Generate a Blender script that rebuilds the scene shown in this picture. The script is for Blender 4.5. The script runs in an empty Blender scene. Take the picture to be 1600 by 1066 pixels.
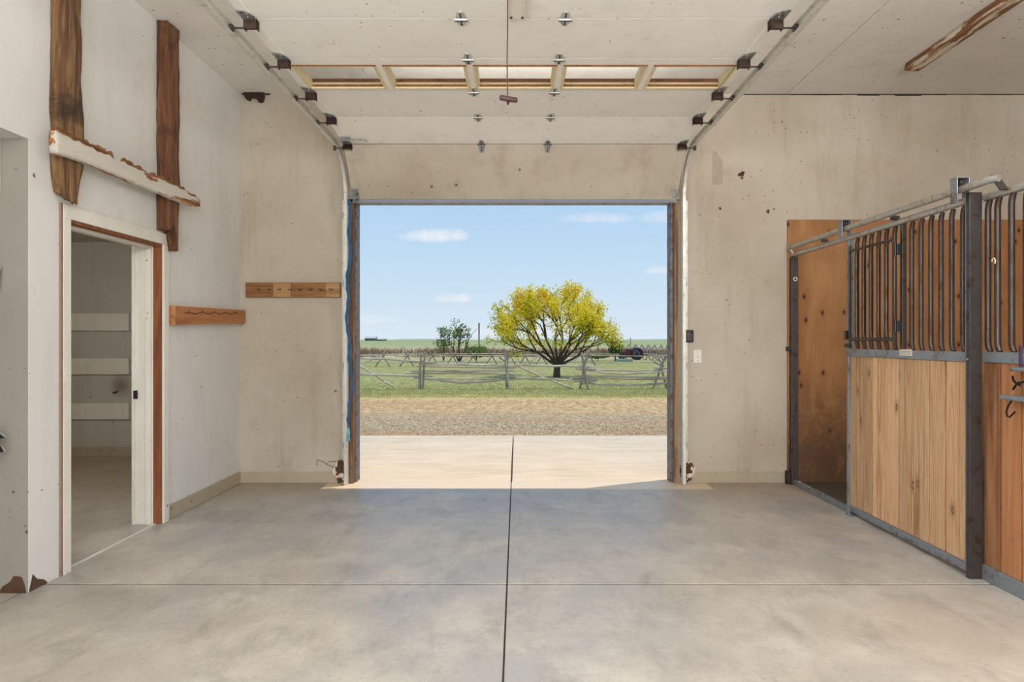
import bpy, bmesh, math, random
from mathutils import Vector, Matrix, noise, Euler
R = math.radians
random.seed(7)
S = bpy.context.scene
COL = S.collection

# ------------------------------------------------------------------ camera
H = 1.33
cam_d = bpy.data.cameras.new('camera'); cam = bpy.data.objects.new('camera', cam_d); COL.objects.link(cam)
cam.location = (0, 0, H); cam.rotation_euler = (R(90), 0, 0)
cam_d.lens = 23.0; cam_d.sensor_width = 36.0; cam_d.shift_x = -0.005; cam_d.shift_y = -0.00125
cam_d.clip_end = 3000; cam_d.clip_start = 0.05
S.camera = cam
S.view_settings.view_transform = 'Standard'; S.view_settings.look = 'None'
S.view_settings.exposure = 0.0; S.view_settings.gamma = 1.0; S.view_settings.use_curve_mapping = False

def lin(r, g, b):
    def f(c):
        c /= 255.0
        return c/12.92 if c <= 0.04045 else ((c+0.055)/1.055)**2.4
    return (f(r), f(g), f(b), 1.0)

# ------------------------------------------------------------------ node helper
class NT:
    def __init__(s, nt): s.nt = nt; s.n = nt.nodes; s.l = nt.links
    def node(s, t, **kw):
        x = s.n.new(t)
        for k, v in kw.items(): setattr(x, k, v)
        return x
    def set(s, inp, v):
        if isinstance(v, bpy.types.NodeSocket): s.l.new(v, inp)
        elif v is not None: inp.default_value = v
    def math(s, op, a, b=None, c=None, clamp=False):
        x = s.node('ShaderNodeMath', operation=op); x.use_clamp = clamp
        s.set(x.inputs[0], a)
        if b is not None: s.set(x.inputs[1], b)
        if c is not None: s.set(x.inputs[2], c)
        return x.outputs[0]
    def mix(s, f, a, b, bt='MIX'):
        x = s.node('ShaderNodeMix', data_type='RGBA', blend_type=bt)
        s.set(x.inputs[0], f); s.set(x.inputs[6], a); s.set(x.inputs[7], b)
        return x.outputs[2]
    def ramp(s, f, stops, interp='LINEAR'):
        x = s.node('ShaderNodeValToRGB'); e = x.color_ramp.elements; x.color_ramp.interpolation = interp
        while len(e) > 1: e.remove(e[-1])
        e[0].position = stops[0][0]; e[0].color = stops[0][1]
        for p, c in stops[1:]:
            k = e.new(p); k.color = c
        s.set(x.inputs[0], f); return x.outputs[0]
    def rng(s, v, a, b, c=0.0, d=1.0):
        x = s.node('ShaderNodeMapRange'); x.clamp = True
        s.set(x.inputs[0], v); x.inputs[1].default_value = a; x.inputs[2].default_value = b
        x.inputs[3].default_value = c; x.inputs[4].default_value = d
        return x.outputs[0]
    def noise(s, vec, scale, detail=4, rough=0.55, dist=0.0):
        x = s.node('ShaderNodeTexNoise'); s.set(x.inputs['Vector'], vec)
        x.inputs['Scale'].default_value = scale; x.inputs['Detail'].default_value = detail
        x.inputs['Roughness'].default_value = rough; x.inputs['Distortion'].default_value = dist
        return x.outputs[0]
    def voro(s, vec, scale, feature='F1', rnd=1.0, dim='3D'):
        x = s.node('ShaderNodeTexVoronoi', feature=feature, voronoi_dimensions=dim); s.set(x.inputs['Vector'], vec)
        x.inputs['Scale'].default_value = scale; x.inputs['Randomness'].default_value = rnd
        return x
    def mapping(s, vec, scale=(1, 1, 1), loc=(0, 0, 0), rot=(0, 0, 0)):
        x = s.node('ShaderNodeMapping'); s.set(x.inputs[0], vec)
        x.inputs[1].default_value = loc; x.inputs[2].default_value = rot; x.inputs[3].default_value = scale
        return x.outputs[0]

# ------------------------------------------------------------------ world: clear sky with a few fair-weather clouds
w = bpy.data.worlds.new('sky'); S.world = w; w.use_nodes = True
t = NT(w.node_tree); t.n.clear()
tc = t.node('ShaderNodeTexCoord').outputs['Generated']
sp = t.node('ShaderNodeSeparateXYZ'); t.l.new(tc, sp.inputs[0])
sx, sy, sz = sp.outputs
sky = t.ramp(sz, [(0.0, lin(219, 233, 243)), (0.05, lin(208, 228, 243)), (0.12, lin(194, 221, 243)),
                  (0.22, lin(175, 209, 243)), (0.5, lin(150, 192, 238)), (1.0, lin(110, 165, 230))])
ysafe = t.math('MAXIMUM', sy, 0.05)
u = t.math('DIVIDE', sx, ysafe); v = t.math('DIVIDE', sz, ysafe)
nz = t.noise(tc, 26, 6, 0.6); nz2 = t.noise(t.mapping(tc, (1, 1, 2.2)), 11, 6, 0.6)
def cloud(cu, cv, wu, wv, op):
    a = t.math('POWER', t.math('DIVIDE', t.math('SUBTRACT', u, cu), wu), 2.0)
    dv = t.math('SUBTRACT', v, cv)
    dv = t.math('MULTIPLY', dv, t.math('ADD', t.math('MULTIPLY', t.math('LESS_THAN', dv, 0.0), 0.7), 1.0))
    b = t.math('POWER', t.math('DIVIDE', dv, wv), 2.0)
    d = t.math('ADD', t.math('ADD', a, b), t.math('MULTIPLY', t.math('SUBTRACT', nz, 0.5), 2.6))
    return t.rng(d, 1.1, 0.1, 0.0, op)
m = None
for c in ((-.130, .157, .066, .015, .85), (-.098, .062, .034, .011, .75), (.120, .184, .055, .012, .45),
          (.235, .186, .05, .014, .35), (.22, .105, .03, .009, .5), (-.22, .03, .06, .01, .3), (-.45, .2, .14, .03, .8), (.5, .14, .12, .03, .8),
          (-.01, .012, .1, .012, .35)):
    k = cloud(*c); m = k if m is None else t.math('MAXIMUM', m, k)
m = t.math('MULTIPLY', m, t.math('GREATER_THAN', sy, 0.06))
col = t.mix(m, sky, lin(240, 242, 246))
hi = t.math('MULTIPLY', t.rng(nz2, 0.55, 0.75, 0, .5), t.rng(sz, .25, .45))
col = t.mix(hi, col, lin(240, 243, 247))
col = t.mix(t.math('LESS_THAN', sz, 0.0), col, lin(140, 140, 105))
bg = t.node('ShaderNodeBackground'); t.l.new(col, bg.inputs[0]); bg.inputs[1].default_value = 1.0
out = t.node('ShaderNodeOutputWorld'); t.l.new(bg.outputs[0], out.inputs[0])

# sun: high, from the right and a little in front of the door wall
sd = bpy.data.lights.new('sun', 'SUN'); sd.energy = 2.75; sd.angle = R(0.6); sd.color = (1.0, .95, .87)
so = bpy.data.objects.new('sun', sd); COL.objects.link(so)
so.rotation_euler = Vector((0.31, 0.1445, 1)).normalized().to_track_quat('Z', 'Y').to_euler()
so.location = (10, 10, 30)

LAMP_W = 48.0     # each of the unseen fill lights added behind the camera (fixtures further down)
# fill light added at the big open doorway in the back wall, behind the camera
bd = bpy.data.lights.new('rear_fill_light', 'AREA'); bd.shape = 'RECTANGLE'; bd.size = 5.0; bd.size_y = 3.1; bd.energy = 190; bd.color = (.96, .98, 1.0)
bo = bpy.data.objects.new('rear_fill_light', bd); COL.objects.link(bo); bo.location = (1.0, -3.9, 1.6); bo.rotation_euler = (R(90), 0, 0)
LAMPS = [(-1.0, -1.4, 2.45), (2.2, -1.4, 2.45), (-.9, .9, 2.45), (2.3, 1.5, 2.75)]

# ------------------------------------------------------------------ materials
MATS = {}
def mat(name, fn):
    if name in MATS: return MATS[name]
    m = bpy.data.materials.new(name); m.use_nodes = True
    t = NT(m.node_tree); t.n.clear()
    b = t.node('ShaderNodeBsdfPrincipled'); o = t.node('ShaderNodeOutputMaterial')
    t.l.new(b.outputs[0], o.inputs[0])
    fn(t, b); MATS[name] = m; return m
def bump(t, b, h, strength=.3, dist=.01):
    x = t.node('ShaderNodeBump'); x.inputs['Strength'].default_value = strength; x.inputs['Distance'].default_value = dist
    t.set(x.inputs['Height'], h); t.l.new(x.outputs[0], b.inputs['Normal'])
def obco(t): return t.node('ShaderNodeTexCoord').outputs['Object']
def geo(t): return t.node('ShaderNodeNewGeometry').outputs['Position']

def spots(t, vec, scale, r0, r1, keep):
    """scattered chips and fly specks: small discs at some cells of a voronoi"""
    v1 = t.voro(vec, scale)
    d = t.math('ADD', v1.outputs['Distance'], t.math('MULTIPLY', t.math('SUBTRACT', t.noise(vec, scale*5, 2), .5), .12))
    c = t.node('ShaderNodeSeparateColor'); t.l.new(v1.outputs['Color'], c.inputs[0])
    rad = t.math('MULTIPLY', c.outputs[1], r1); rad = t.math('ADD', rad, r0)
    return t.math('MULTIPLY', t.math('LESS_THAN', d, rad), t.math('LESS_THAN', c.outputs[0], keep))

def paint(name, base, dirt, chips=(96, 66, 44), amount=.5, stain=None):
    def fn(t, b):
        g = geo(t)
        n1 = t.noise(g, .9, 5, .6); n2 = t.noise(g, 3.5, 6, .65); n3 = t.noise(t.mapping(g, (2.5, 2.5, .35)), 2, 5, .6)
        c = t.mix(t.math('MULTIPLY', t.rng(n1, .35, .75), amount), base, dirt)
        c = t.mix(t.math('MULTIPLY', t.rng(n3, .52, .72), amount*.8), c, dirt)
        c = t.mix(t.math('MULTIPLY', t.rng(n2, .58, .8), amount*.6), c, lin(150, 128, 98))
        sz = t.node('ShaderNodeSeparateXYZ'); t.l.new(g, sz.inputs[0])
        # scuffs: thin horizontal scrapes low on the wall
        sc = t.noise(t.mapping(g, (2.2, 2.2, 16)), 3.0, 5, .7, .6)
        low = t.rng(sz.outputs[2], 1.25, .3)
        c = t.mix(t.math('MULTIPLY', t.math('MULTIPLY', t.rng(sc, .66, .74), low), .5), c, lin(120, 105, 88))
        cl = t.rng(t.noise(g, 1.3, 2), .42, .6)
        k = t.math('MAXIMUM', spots(t, g, 9, .03, .065, .5), spots(t, g, 24, .05, .13, .22))
        k = t.math('MULTIPLY', k, t.math('ADD', t.math('MULTIPLY', cl, .6), .25))
        c = t.mix(k, c, lin(*chips))
        c = t.mix(t.math('MULTIPLY', spots(t, g, 3.4, .015, .035, .5), .8), c, lin(82, 58, 42))
        if stain:
            dn = t.node('ShaderNodeVectorMath', operation='DISTANCE'); t.l.new(g, dn.inputs[0]); dn.inputs[1].default_value = stain[0]
            dd = t.math('ADD', dn.outputs['Value'], t.math('MULTIPLY', t.math('SUBTRACT', n2, .5), .2))
            c = t.mix(t.rng(dd, stain[1], .02, 0, .8), c, lin(104, 86, 64))
        b.inputs['Roughness'].default_value = .72; t.l.new(c, b.inputs['Base Color'])
        bump(t, b, t.math('SUBTRACT', t.noise(g, 14, 6, .7), t.math('MULTIPLY', k, .6)), .25, .006)
    return mat(name, fn)
M_WALL_L = paint('white_painted_wall', lin(222, 221, 217), lin(198, 195, 187), amount=.45)
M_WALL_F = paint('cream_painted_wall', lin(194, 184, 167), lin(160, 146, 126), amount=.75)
M_CEIL = paint('ceiling_paint', lin(228, 224, 217), lin(204, 198, 187), amount=.45)
M_ANNEX = paint('annex_paint', lin(192, 188, 178), lin(162, 156, 144), amount=.5, stain=((-4.55, 7.5, .80), .17))
M_BASE = paint('beige_vinyl', lin(178, 166, 143), lin(154, 142, 120), amount=.5)
M_TRIM = paint('white_trim_paint', lin(228, 224, 214), lin(200, 192, 176), chips=(150, 110, 70), amount=.5)

def m_floor(t, b):
    g = geo(t)
    n1 = t.noise(g, .55, 6, .6, .4); n2 = t.noise(g, 2.2, 8, .7, .15); n3 = t.noise(t.mapping(g, (1, .5, 1)), 4.5, 9, .74, .3); n4 = t.noise(g, 38, 4, .7)
    c = t.mix(t.rng(n1, .35, .65), lin(180, 171, 156), lin(160, 158, 156))
    c = t.mix(t.rng(n2, .45, .62, 0, .6), c, lin(202, 195, 182))
    c = t.mix(t.rng(n3, .50, .66, 0, .5), c, lin(140, 134, 124))
    c = t.mix(t.rng(n4, .5, .8, 0, .3), c, lin(120, 110, 96))
    sp = t.node('ShaderNodeSeparateXYZ'); t.l.new(g, sp.inputs[0])
    # brown dirt gathered along the door wall
    e = t.math('MULTIPLY', t.rng(sp.outputs[1], 5.3, 6.05), t.rng(t.math('ABSOLUTE', sp.outputs[0]), 1.3, 1.7))
    c = t.mix(t.math('MULTIPLY', e, t.rng(n2, .3, .6, .2, .75)), c, lin(160, 134, 98))
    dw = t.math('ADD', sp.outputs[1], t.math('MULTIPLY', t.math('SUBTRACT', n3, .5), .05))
    c = t.mix(t.math('MULTIPLY', t.rng(dw, 5.79, 5.85), t.math('LESS_THAN', t.math('ABSOLUTE', sp.outputs[0]), 1.75)), c, lin(222, 200, 170))  # sunlit strip inside the opening painted in with the apron's beige
    c = t.mix(t.math('MULTIPLY', spots(t, g, 2.6, .006, .022, .5), .85), c, lin(70, 58, 48))
    sm = t.math('MULTIPLY', t.rng(t.noise(t.mapping(g, (1, .5, 1), rot=(0, 0, .6)), 1.6, 4, .6, .8), .66, .76), .5)
    c = t.mix(sm, c, lin(118, 112, 106))
    t.l.new(c, b.inputs['Base Color'])
    t.l.new(t.rng(t.math('ADD', n2, t.math('MULTIPLY', n3, .4)), .4, 1.0, .27, .62), b.inputs['Roughness'])
    b.inputs['Specular IOR Level'].default_value = .6
    bump(t, b, t.math('ADD', n2, t.math('MULTIPLY', n4, .15)), .10, .01)
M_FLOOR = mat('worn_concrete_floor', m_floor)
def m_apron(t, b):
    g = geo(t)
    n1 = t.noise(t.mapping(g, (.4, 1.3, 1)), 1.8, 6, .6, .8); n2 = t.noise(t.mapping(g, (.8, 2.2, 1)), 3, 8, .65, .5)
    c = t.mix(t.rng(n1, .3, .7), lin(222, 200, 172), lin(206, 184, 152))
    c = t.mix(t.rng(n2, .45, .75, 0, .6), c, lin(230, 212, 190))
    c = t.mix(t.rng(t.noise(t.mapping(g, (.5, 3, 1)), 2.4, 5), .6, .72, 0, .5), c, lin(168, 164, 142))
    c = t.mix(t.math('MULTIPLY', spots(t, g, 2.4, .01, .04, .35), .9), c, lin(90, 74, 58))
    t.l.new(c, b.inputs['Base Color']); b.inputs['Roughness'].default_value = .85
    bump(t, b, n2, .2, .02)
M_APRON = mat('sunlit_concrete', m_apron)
def m_dark(t, b): b.inputs['Base Color'].default_value = lin(62, 54, 46); b.inputs['Roughness'].default_value = .95
M_DARK = mat('dark_dirt', m_dark)

def m_ground(t, b):
    g = geo(t)
    sp = t.node('ShaderNodeSeparateXYZ'); t.l.new(g, sp.inputs[0]); y = sp.outputs[1]
    wob = t.math('MULTIPLY', t.math('SUBTRACT', t.noise(g, .7, 5, .7), .5), 2.4)
    yy = t.math('ADD', y, wob)
    # gravel
    vo = t.voro(t.mapping(g, (1, .8, 1)), 44); cs = t.node('ShaderNodeSeparateColor'); t.l.new(vo.outputs['Color'], cs.inputs[0])
    grav = t.ramp(cs.outputs[0], [(0, lin(122, 100, 76)), (.3, lin(156, 136, 106)), (.7, lin(184, 164, 132)), (1, lin(214, 198, 170))])
    dirt = t.mix(t.rng(t.noise(t.mapping(g, (1, .5, 1)), 9, 8, .8), .4, .6), lin(164, 132, 90), lin(222, 190, 144))
    gm = t.math('MULTIPLY', t.rng(yy, 12.6, 11.4), .85)
    road = t.mix(gm, dirt, grav)
    tr = t.rng(t.noise(t.mapping(g, (.12, 1.6, 1)), 1.4, 4), .5, .62)
    road = t.mix(t.math('MULTIPLY', tr, .5), road, lin(186, 140, 100))
    # grass
    n1 = t.noise(g, .5, 6, .65, .4); n2 = t.noise(t.mapping(g, (1, .5, 1)), 5, 8, .75); n3 = t.noise(t.mapping(g, (1, .35, 1)), 22, 4, .7)
    grass = t.ramp(n2, [(.30, lin(110, 110, 64)), (.45, lin(146, 146, 90)), (.58, lin(178, 172, 114)), (.72, lin(212, 196, 142))])
    grass = t.mix(t.rng(n1, .52, .7, 0, .6), grass, lin(178, 172, 112))
    grass = t.mix(t.rng(n3, .5, .75, 0, .5), grass, lin(80, 88, 44))
    c = t.mix(t.rng(yy, 14.6, 15.3), road, lin(204, 186, 122))
    c = t.mix(t.rng(yy, 15.2, 16.6), c, grass)
    # far dry strip then green fields
    nf = t.noise(t.mapping(g, (.02, .09, 1)), 1.0, 5, .6)
    far = t.mix(t.rng(nf, .35, .65), lin(172, 168, 124), lin(142, 158, 104))
    c = t.mix(t.rng(t.math('ADD', y, t.math('MULTIPLY', wob, 3)), 40, 52), c, lin(188, 172, 134))
    c = t.mix(t.rng(y, 95, 150), c, far)
    t.l.new(c, b.inputs['Base Color']); b.inputs['Roughness'].default_value = .95
    b.inputs['Specular IOR Level'].default_value = .1
    bump(t, b, t.math('ADD', n2, t.math('MULTIPLY', vo.outputs['Distance'], .5)), .5, .02)
M_GROUND = mat('grass_and_gravel', m_ground)

FLATK = {'Z': {'X': (0, 1, .45), 'Y': (1, 0, .45)}, 'X': {'Y': (.45, 0, 1)}, 'Y': {'X': (0, .45, 1), 'Z': (1, .45, 0)}}
def wood(name, light, mid, dark, axis='Z', knots=.5, stain=None, rough=.75, gs=1.0, plane=None, use_v=False, peel=None, ks=3.2, rb=.35, kcol=lin(84, 48, 28)):
    """grain runs along `axis`"""
    def fn(t, b):
        g = obco(t)
        inf = t.node('ShaderNodeObjectInfo')
        if use_v:
            at = t.node('ShaderNodeAttribute'); at.attribute_name = 'v'; at.attribute_type = 'GEOMETRY'; rv = at.outputs['Fac']
        else: rv = inf.outputs['Random']
        off = t.node('ShaderNodeCombineXYZ')
        for i in range(3): t.set(off.inputs[i], t.math('MULTIPLY', rv, 13.7+7*i))
        va = t.node('ShaderNodeVectorMath', operation='ADD'); t.l.new(g, va.inputs[0]); t.l.new(off.outputs[0], va.inputs[1]); g = va.outputs[0]
        s_long, s_x = .55*gs, 9*gs
        sc = {'X': (s_long, s_x, s_x), 'Y': (s_x, s_long, s_x), 'Z': (s_x, s_x, s_long)}[axis]
        gm = t.mapping(g, sc)
        n1 = t.noise(gm, 1.6, 6, .6, 1.2); n2 = t.noise(gm, 6.5, 5, .7, .4); n3 = t.noise(g, 2.0, 4, .6)
        c = t.ramp(n1, [(.25, dark), (.45, mid), (.6, light), (.8, mid)])
        c = t.mix(t.rng(n2, .5, .75, 0, .55), c, dark)
        c = t.mix(t.rng(rv, 0, 1, 0, .5), c, mid)
        if use_v:
            hs = t.node('ShaderNodeHueSaturation'); t.l.new(c, hs.inputs['Color']); t.l.new(t.rng(t.math('FRACT', t.math('MULTIPLY', rv, 7.31)), 0, 1, .74, 1.15), hs.inputs['Value']); c = hs.outputs[0]
        if knots:
            ksc = FLATK[axis][plane] if plane else {'X': (.45, 1, 1), 'Y': (1, .45, 1), 'Z': (1, 1, .45)}[axis]
            gk = t.mapping(g, ksc)
            if plane:
                s_ = t.node('ShaderNodeSeparateXYZ'); t.l.new(gk, s_.inputs[0]); cb = t.node('ShaderNodeCombineXYZ')
                o2 = [q for q in 'XYZ' if q != plane]; t.l.new(s_.outputs['XYZ'.index(o2[0])], cb.inputs[0]); t.l.new(s_.outputs['XYZ'.index(o2[1])], cb.inputs[1]); gk = cb.outputs[0]
            vk = t.voro(gk, ks, dim='2D' if plane else '3D'); cs = t.node('ShaderNodeSeparateColor'); t.l.new(vk.outputs['Color'], cs.inputs[0])
            d = t.math('ADD', vk.outputs['Distance'], t.math('MULTIPLY', t.math('SUBTRACT', n3, .5), .06))
            on = t.math('LESS_THAN', cs.outputs[0], knots)
            c = t.mix(t.math('MULTIPLY', t.rng(d, .17, .04, 0, .55), on), c, dark)
            c = t.mix(t.math('MULTIPLY', t.rng(d, .06, .04), on), c, kcol)
            c = t.mix(t.math('MULTIPLY', t.rng(d, .028, .015, 0, .6), on), c, mid)
        if stain:
            sn = t.noise(g, 2.2, 6, .7, .5)
            c = t.mix(t.rng(sn, .52, .66, 0, stain[1]), c, stain[0])
        if peel:
            pn = t.noise(t.mapping(g, tuple(.45*k if k < 5 else .22*k for k in sc)), 5.5, 6, .65, .3)
            c = t.mix(t.rng(pn, peel[1], peel[1]+.03), c, peel[0])
        t.l.new(c, b.inputs['Base Color']); b.inputs['Roughness'].default_value = rough
        bump(t, b, t.math('ADD', n1, n2), rb, .006 if rb < .5 else .02)
    return mat(name, fn)
W_CEDAR = wood('cedar_boards', lin(232, 196, 154), lin(216, 170, 126), lin(150, 102, 66), 'Z', .6, use_v=True, gs=1.3, plane='X', ks=5.0, kcol=lin(120, 78, 50), rb=.6)
W_CEDAR2 = wood('red_cedar_boards', lin(198, 146, 100), lin(172, 116, 74), lin(104, 66, 44), 'Z', .5, use_v=True, plane='X', ks=4, stain=(lin(90, 58, 40), .5))
def m_ply(t, b):
    g = geo(t)
    gm = t.mapping(g, (1.0, 1.0, .25))
    wv = t.node('ShaderNodeTexWave', wave_type='RINGS'); t.l.new(t.mapping(g, (1, 1, .35)), wv.inputs[0])
    wv.inputs['Scale'].default_value = 3.0; wv.inputs['Distortion'].default_value = 9; wv.inputs['Detail'].default_value = 3; wv.inputs['Detail Scale'].default_value = .8
    n1 = t.noise(gm, 3.2, 5, .6, .8); n2 = t.noise(t.mapping(g, (9, 9, .6)), 5, 5, .7); n3 = t.noise(g, 3.0, 8, .75, .6)
    c = t.mix(t.rng(n1, .35, .65), lin(150, 100, 56), lin(178, 130, 82))
    c = t.mix(t.math('MULTIPLY', t.rng(wv.outputs[1], .2, .8), .3), c, lin(140, 88, 46))
    c = t.mix(t.rng(n2, .5, .8, 0, .4), c, lin(124, 78, 42))
    sp = t.node('ShaderNodeSeparateXYZ'); t.l.new(g, sp.inputs[0])
    s_ = t.node('ShaderNodeSeparateXYZ'); t.l.new(g, s_.inputs[0]); cb = t.node('ShaderNodeCombineXYZ'); t.l.new(s_.outputs[0], cb.inputs[0]); t.l.new(t.math('MULTIPLY', s_.outputs[2], .6), cb.inputs[1])
    vk = t.voro(cb.outputs[0], 5.0, dim='2D'); cs = t.node('ShaderNodeSeparateColor'); t.l.new(vk.outputs['Color'], cs.inputs[0])
    on = t.math('LESS_THAN', cs.outputs[0], .55)
    c = t.mix(t.math('MULTIPLY', t.rng(vk.outputs['Distance'], .16, .05, 0, .5), on), c, lin(110, 58, 26))
    c = t.mix(t.math('MULTIPLY', t.rng(vk.outputs['Distance'], .06, .045), on), c, lin(50, 28, 16))
    low = t.rng(sp.outputs[2], 1.15, .25)
    c = t.mix(t.math('MULTIPLY', t.rng(t.math('ADD', n3, t.math('MULTIPLY', low, .22)), .5, .66, 0, .85), low), c, lin(82, 60, 42))
    c = t.mix(t.math('MULTIPLY', t.rng(n3, .6, .7, 0, .6), t.rng(sp.outputs[2], .2, .9, 1, 0)), c, lin(60, 50, 44))
    t.l.new(c, b.inputs['Base Color']); b.inputs['Roughness'].default_value = .7
    bump(t, b, n2, .2, .004)
M_PLY = mat('plywood_lining', m_ply)
W_ROT = wood('weathered_brown_timber', lin(166, 128, 82), lin(116, 80, 46), lin(40, 24, 14), 'Z', .35, stain=(lin(50, 30, 18), .85), gs=1.9, rb=1.0)
W_ROT2 = wood('reddish_brown_timber', lin(164, 112, 72), lin(114, 70, 42), lin(42, 22, 14), 'Z', .35, stain=(lin(52, 28, 18), .8), gs=1.9, rb=1.0)
W_PEEL = wood('peeling_white_rail', lin(196, 134, 66), lin(150, 96, 48), lin(70, 42, 24), 'Y', 0, peel=(lin(222, 216, 204), .47), rb=.8)
W_RAIL = wood('orange_lumber', lin(196, 138, 88), lin(168, 108, 64), lin(110, 64, 36), 'Y', .4)
W_CLEAT = wood('brown_lumber', lin(158, 112, 66), lin(132, 88, 48), lin(88, 54, 30), 'X', .3)
W_JAMB = wood('bare_jamb_wood', lin(150, 92, 52), lin(124, 72, 38), lin(80, 46, 26), 'Z', 0)
W_JAMB2 = wood('weathered_jamb_wood', lin(170, 140, 104), lin(122, 86, 56), lin(66, 42, 30), 'Z', 0, stain=(lin(80, 74, 74), .7))
W_BATTEN = wood('batten_wood', lin(198, 148, 96), lin(140, 92, 56), lin(60, 34, 22), 'Y', 0, gs=1.8, peel=(lin(226, 212, 190), .52), rb=.8)
W_LOG = wood('grey_weathered_log', lin(238, 224, 202), lin(196, 178, 154), lin(112, 94, 78), 'X', 0, gs=1.3)
W_LOGV = wood('grey_weathered_post', lin(196, 184, 166), lin(148, 134, 118), lin(84, 72, 62), 'Z', 0, gs=1.3)
W_BARK = wood('dark_bark', lin(96, 76, 62), lin(70, 54, 44), lin(40, 30, 26), 'Z', 0)

def metal(name, base, rust=None, ra=.5, metallic=.6, rough=.42, ns=12):
    def fn(t, b):
        g = geo(t); n = t.noise(g, ns, 6, .7); n2 = t.noise(g, 40, 3, .6)
        c = t.mix(t.rng(n2, .4, .7, 0, .3), base, tuple(x*.6 for x in base[:3])+(1,))
        if rust: c = t.mix(t.rng(n, .62-.25*ra, .72-.2*ra), c, rust)
        t.l.new(c, b.inputs['Base Color']); b.inputs['Metallic'].default_value = metallic
        t.l.new(t.rng(n, .3, .7, rough-.08, rough+.2), b.inputs['Roughness'])
        bump(t, b, n2, .1, .002)
    return mat(name, fn)
M_GALV = metal('galvanised_steel', lin(196, 198, 192), lin(158, 150, 132), .3, .55, .38)
M_TRACK = metal('track_steel', lin(218, 215, 205), lin(190, 181, 162), .3, .35, .4)
M_PIPE = metal('galvanised_pipe', lin(186, 186, 182), lin(172, 150, 118), .45, .6, .36, 20)
M_DKSTEEL = metal('dark_steel', lin(78, 72, 70), lin(62, 44, 34), .3, .55, .38)
M_BAR = metal('bar_steel', lin(88, 80, 76), lin(84, 64, 52), .5, .75, .33, 8)
M_GREY = metal('grey_blue_steel', lin(146, 152, 158), lin(110, 104, 98), .35, .5, .42)
M_RUST_SHADE = metal('rust_and_shade_steel', lin(70, 48, 36), lin(44, 28, 20), .8, .3, .6)  # rust colour, also holds the painted shade of the roller carriers
M_HINGE = metal('hinge_steel', lin(168, 172, 170), lin(112, 98, 80), .35, .7, .35, 30)
M_RUSTCH = metal('rusted_channel', lin(112, 112, 114), lin(104, 72, 50), .5, .4, .5, 16)
def flat(name, c, rough=.6, metallic=0.0, nv=.15):
    def fn(t, b):
        g = geo(t); n = t.noise(g, 18, 4, .6)
        t.l.new(t.mix(t.rng(n, .35, .7, 0, nv), c, tuple(x*.5 for x in c[:3])+(1,)), b.inputs['Base Color'])
        b.inputs['Roughness'].default_value = rough; b.inputs['Metallic'].default_value = metallic
    return mat(name, fn)
M_DOOR = paint('garage_door_paint', lin(242, 239, 233), lin(224, 220, 211), chips=(130, 112, 90), amount=.4)
M_WINFR = flat('yellowed_window_bead', lin(222, 208, 166), .6)
M_SEAL = flat('blue_grey_seal', lin(150, 156, 170), .5)
M_BLACK = flat('black_plastic', lin(38, 36, 36), .45)
M_KEY = flat('grey_key', lin(96, 98, 100), .5)
M_WHITEP = flat('white_plastic', lin(232, 226, 214), .4)
M_ROPE = flat('blue_rope', lin(42, 100, 146), .85, nv=.5)
M_ROPE2 = flat('teal_rope_end', lin(120, 190, 205), .9, nv=.4)
M_RED = flat('dark_red_plastic', lin(62, 22, 20), .45)
M_CORD = flat('brown_cord', lin(84, 62, 46), .8)
M_PLASTER = flat('broken_plaster', lin(224, 212, 190), .9)
M_BROWNHOLE = flat('exposed_brown', lin(92, 66, 48), .95, nv=.5)
M_TAPE = flat('paper_label', lin(226, 216, 200), .8)
M_PATCH = flat('bare_patch', lin(172, 160, 142), .85)
M_WIRE = flat('black_wire', lin(30, 26, 26), .4, .4)
M_PURPLE = flat('purple_strap', lin(62, 46, 78), .8)
M_WEED = flat('dry_weeds', lin(172, 146, 112), .95)
M_WEED2 = flat('reddish_weeds', lin(142, 108, 86), .95)
M_GRASS = flat('grass_blades', lin(206, 200, 132), .9)
M_GRASS2 = flat('dry_grass_blades', lin(206, 190, 126), .9)
M_STONE = flat('pebbles', lin(176, 158, 130), .9, nv=.6)
M_FARW = flat('far_building_wall', lin(120, 116, 108), .8)
M_FARR = flat('far_building_roof', lin(196, 198, 196), .5)
M_WRECK = flat('rusted_red_machine', lin(112, 62, 52), .7, nv=.5)
M_WRECK2 = flat('dark_machine', lin(66, 62, 76), .6, nv=.4)
M_SHADY = flat('bush_green', lin(104, 122, 70), .9, nv=.5)
M_TANK = flat('pale_green_trough', lin(150, 172, 150), .6)
def leafmat(name, cols):
    def fn(t, b):
        at = t.node('ShaderNodeAttribute'); at.attribute_name = 'v'
        st = [(i/(len(cols)-1), c) for i, c in enumerate(cols)]
        c = t.ramp(at.outputs['Fac'], st)
        t.l.new(c, b.inputs['Base Color']); b.inputs['Roughness'].default_value = .6
        b.inputs['Specular IOR Level'].default_value = .2
        tr = t.node('ShaderNodeBsdfTranslucent'); t.l.new(c, tr.inputs[0])
        mx = t.node('ShaderNodeMixShader'); mx.inputs[0].default_value = .35
        o = [n for n in t.n if n.type == 'OUTPUT_MATERIAL'][0]
        t.l.new(b.outputs[0], mx.inputs[1]); t.l.new(tr.outputs[0], mx.inputs[2]); t.l.new(mx.outputs[0], o.inputs[0])
    return mat(name, fn)
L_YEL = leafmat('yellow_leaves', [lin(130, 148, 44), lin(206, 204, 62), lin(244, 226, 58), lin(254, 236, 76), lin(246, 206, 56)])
L_GRN = leafmat('green_leaves', [lin(64, 84, 44), lin(92, 118, 60), lin(128, 146, 76), lin(150, 158, 92)])
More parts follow.
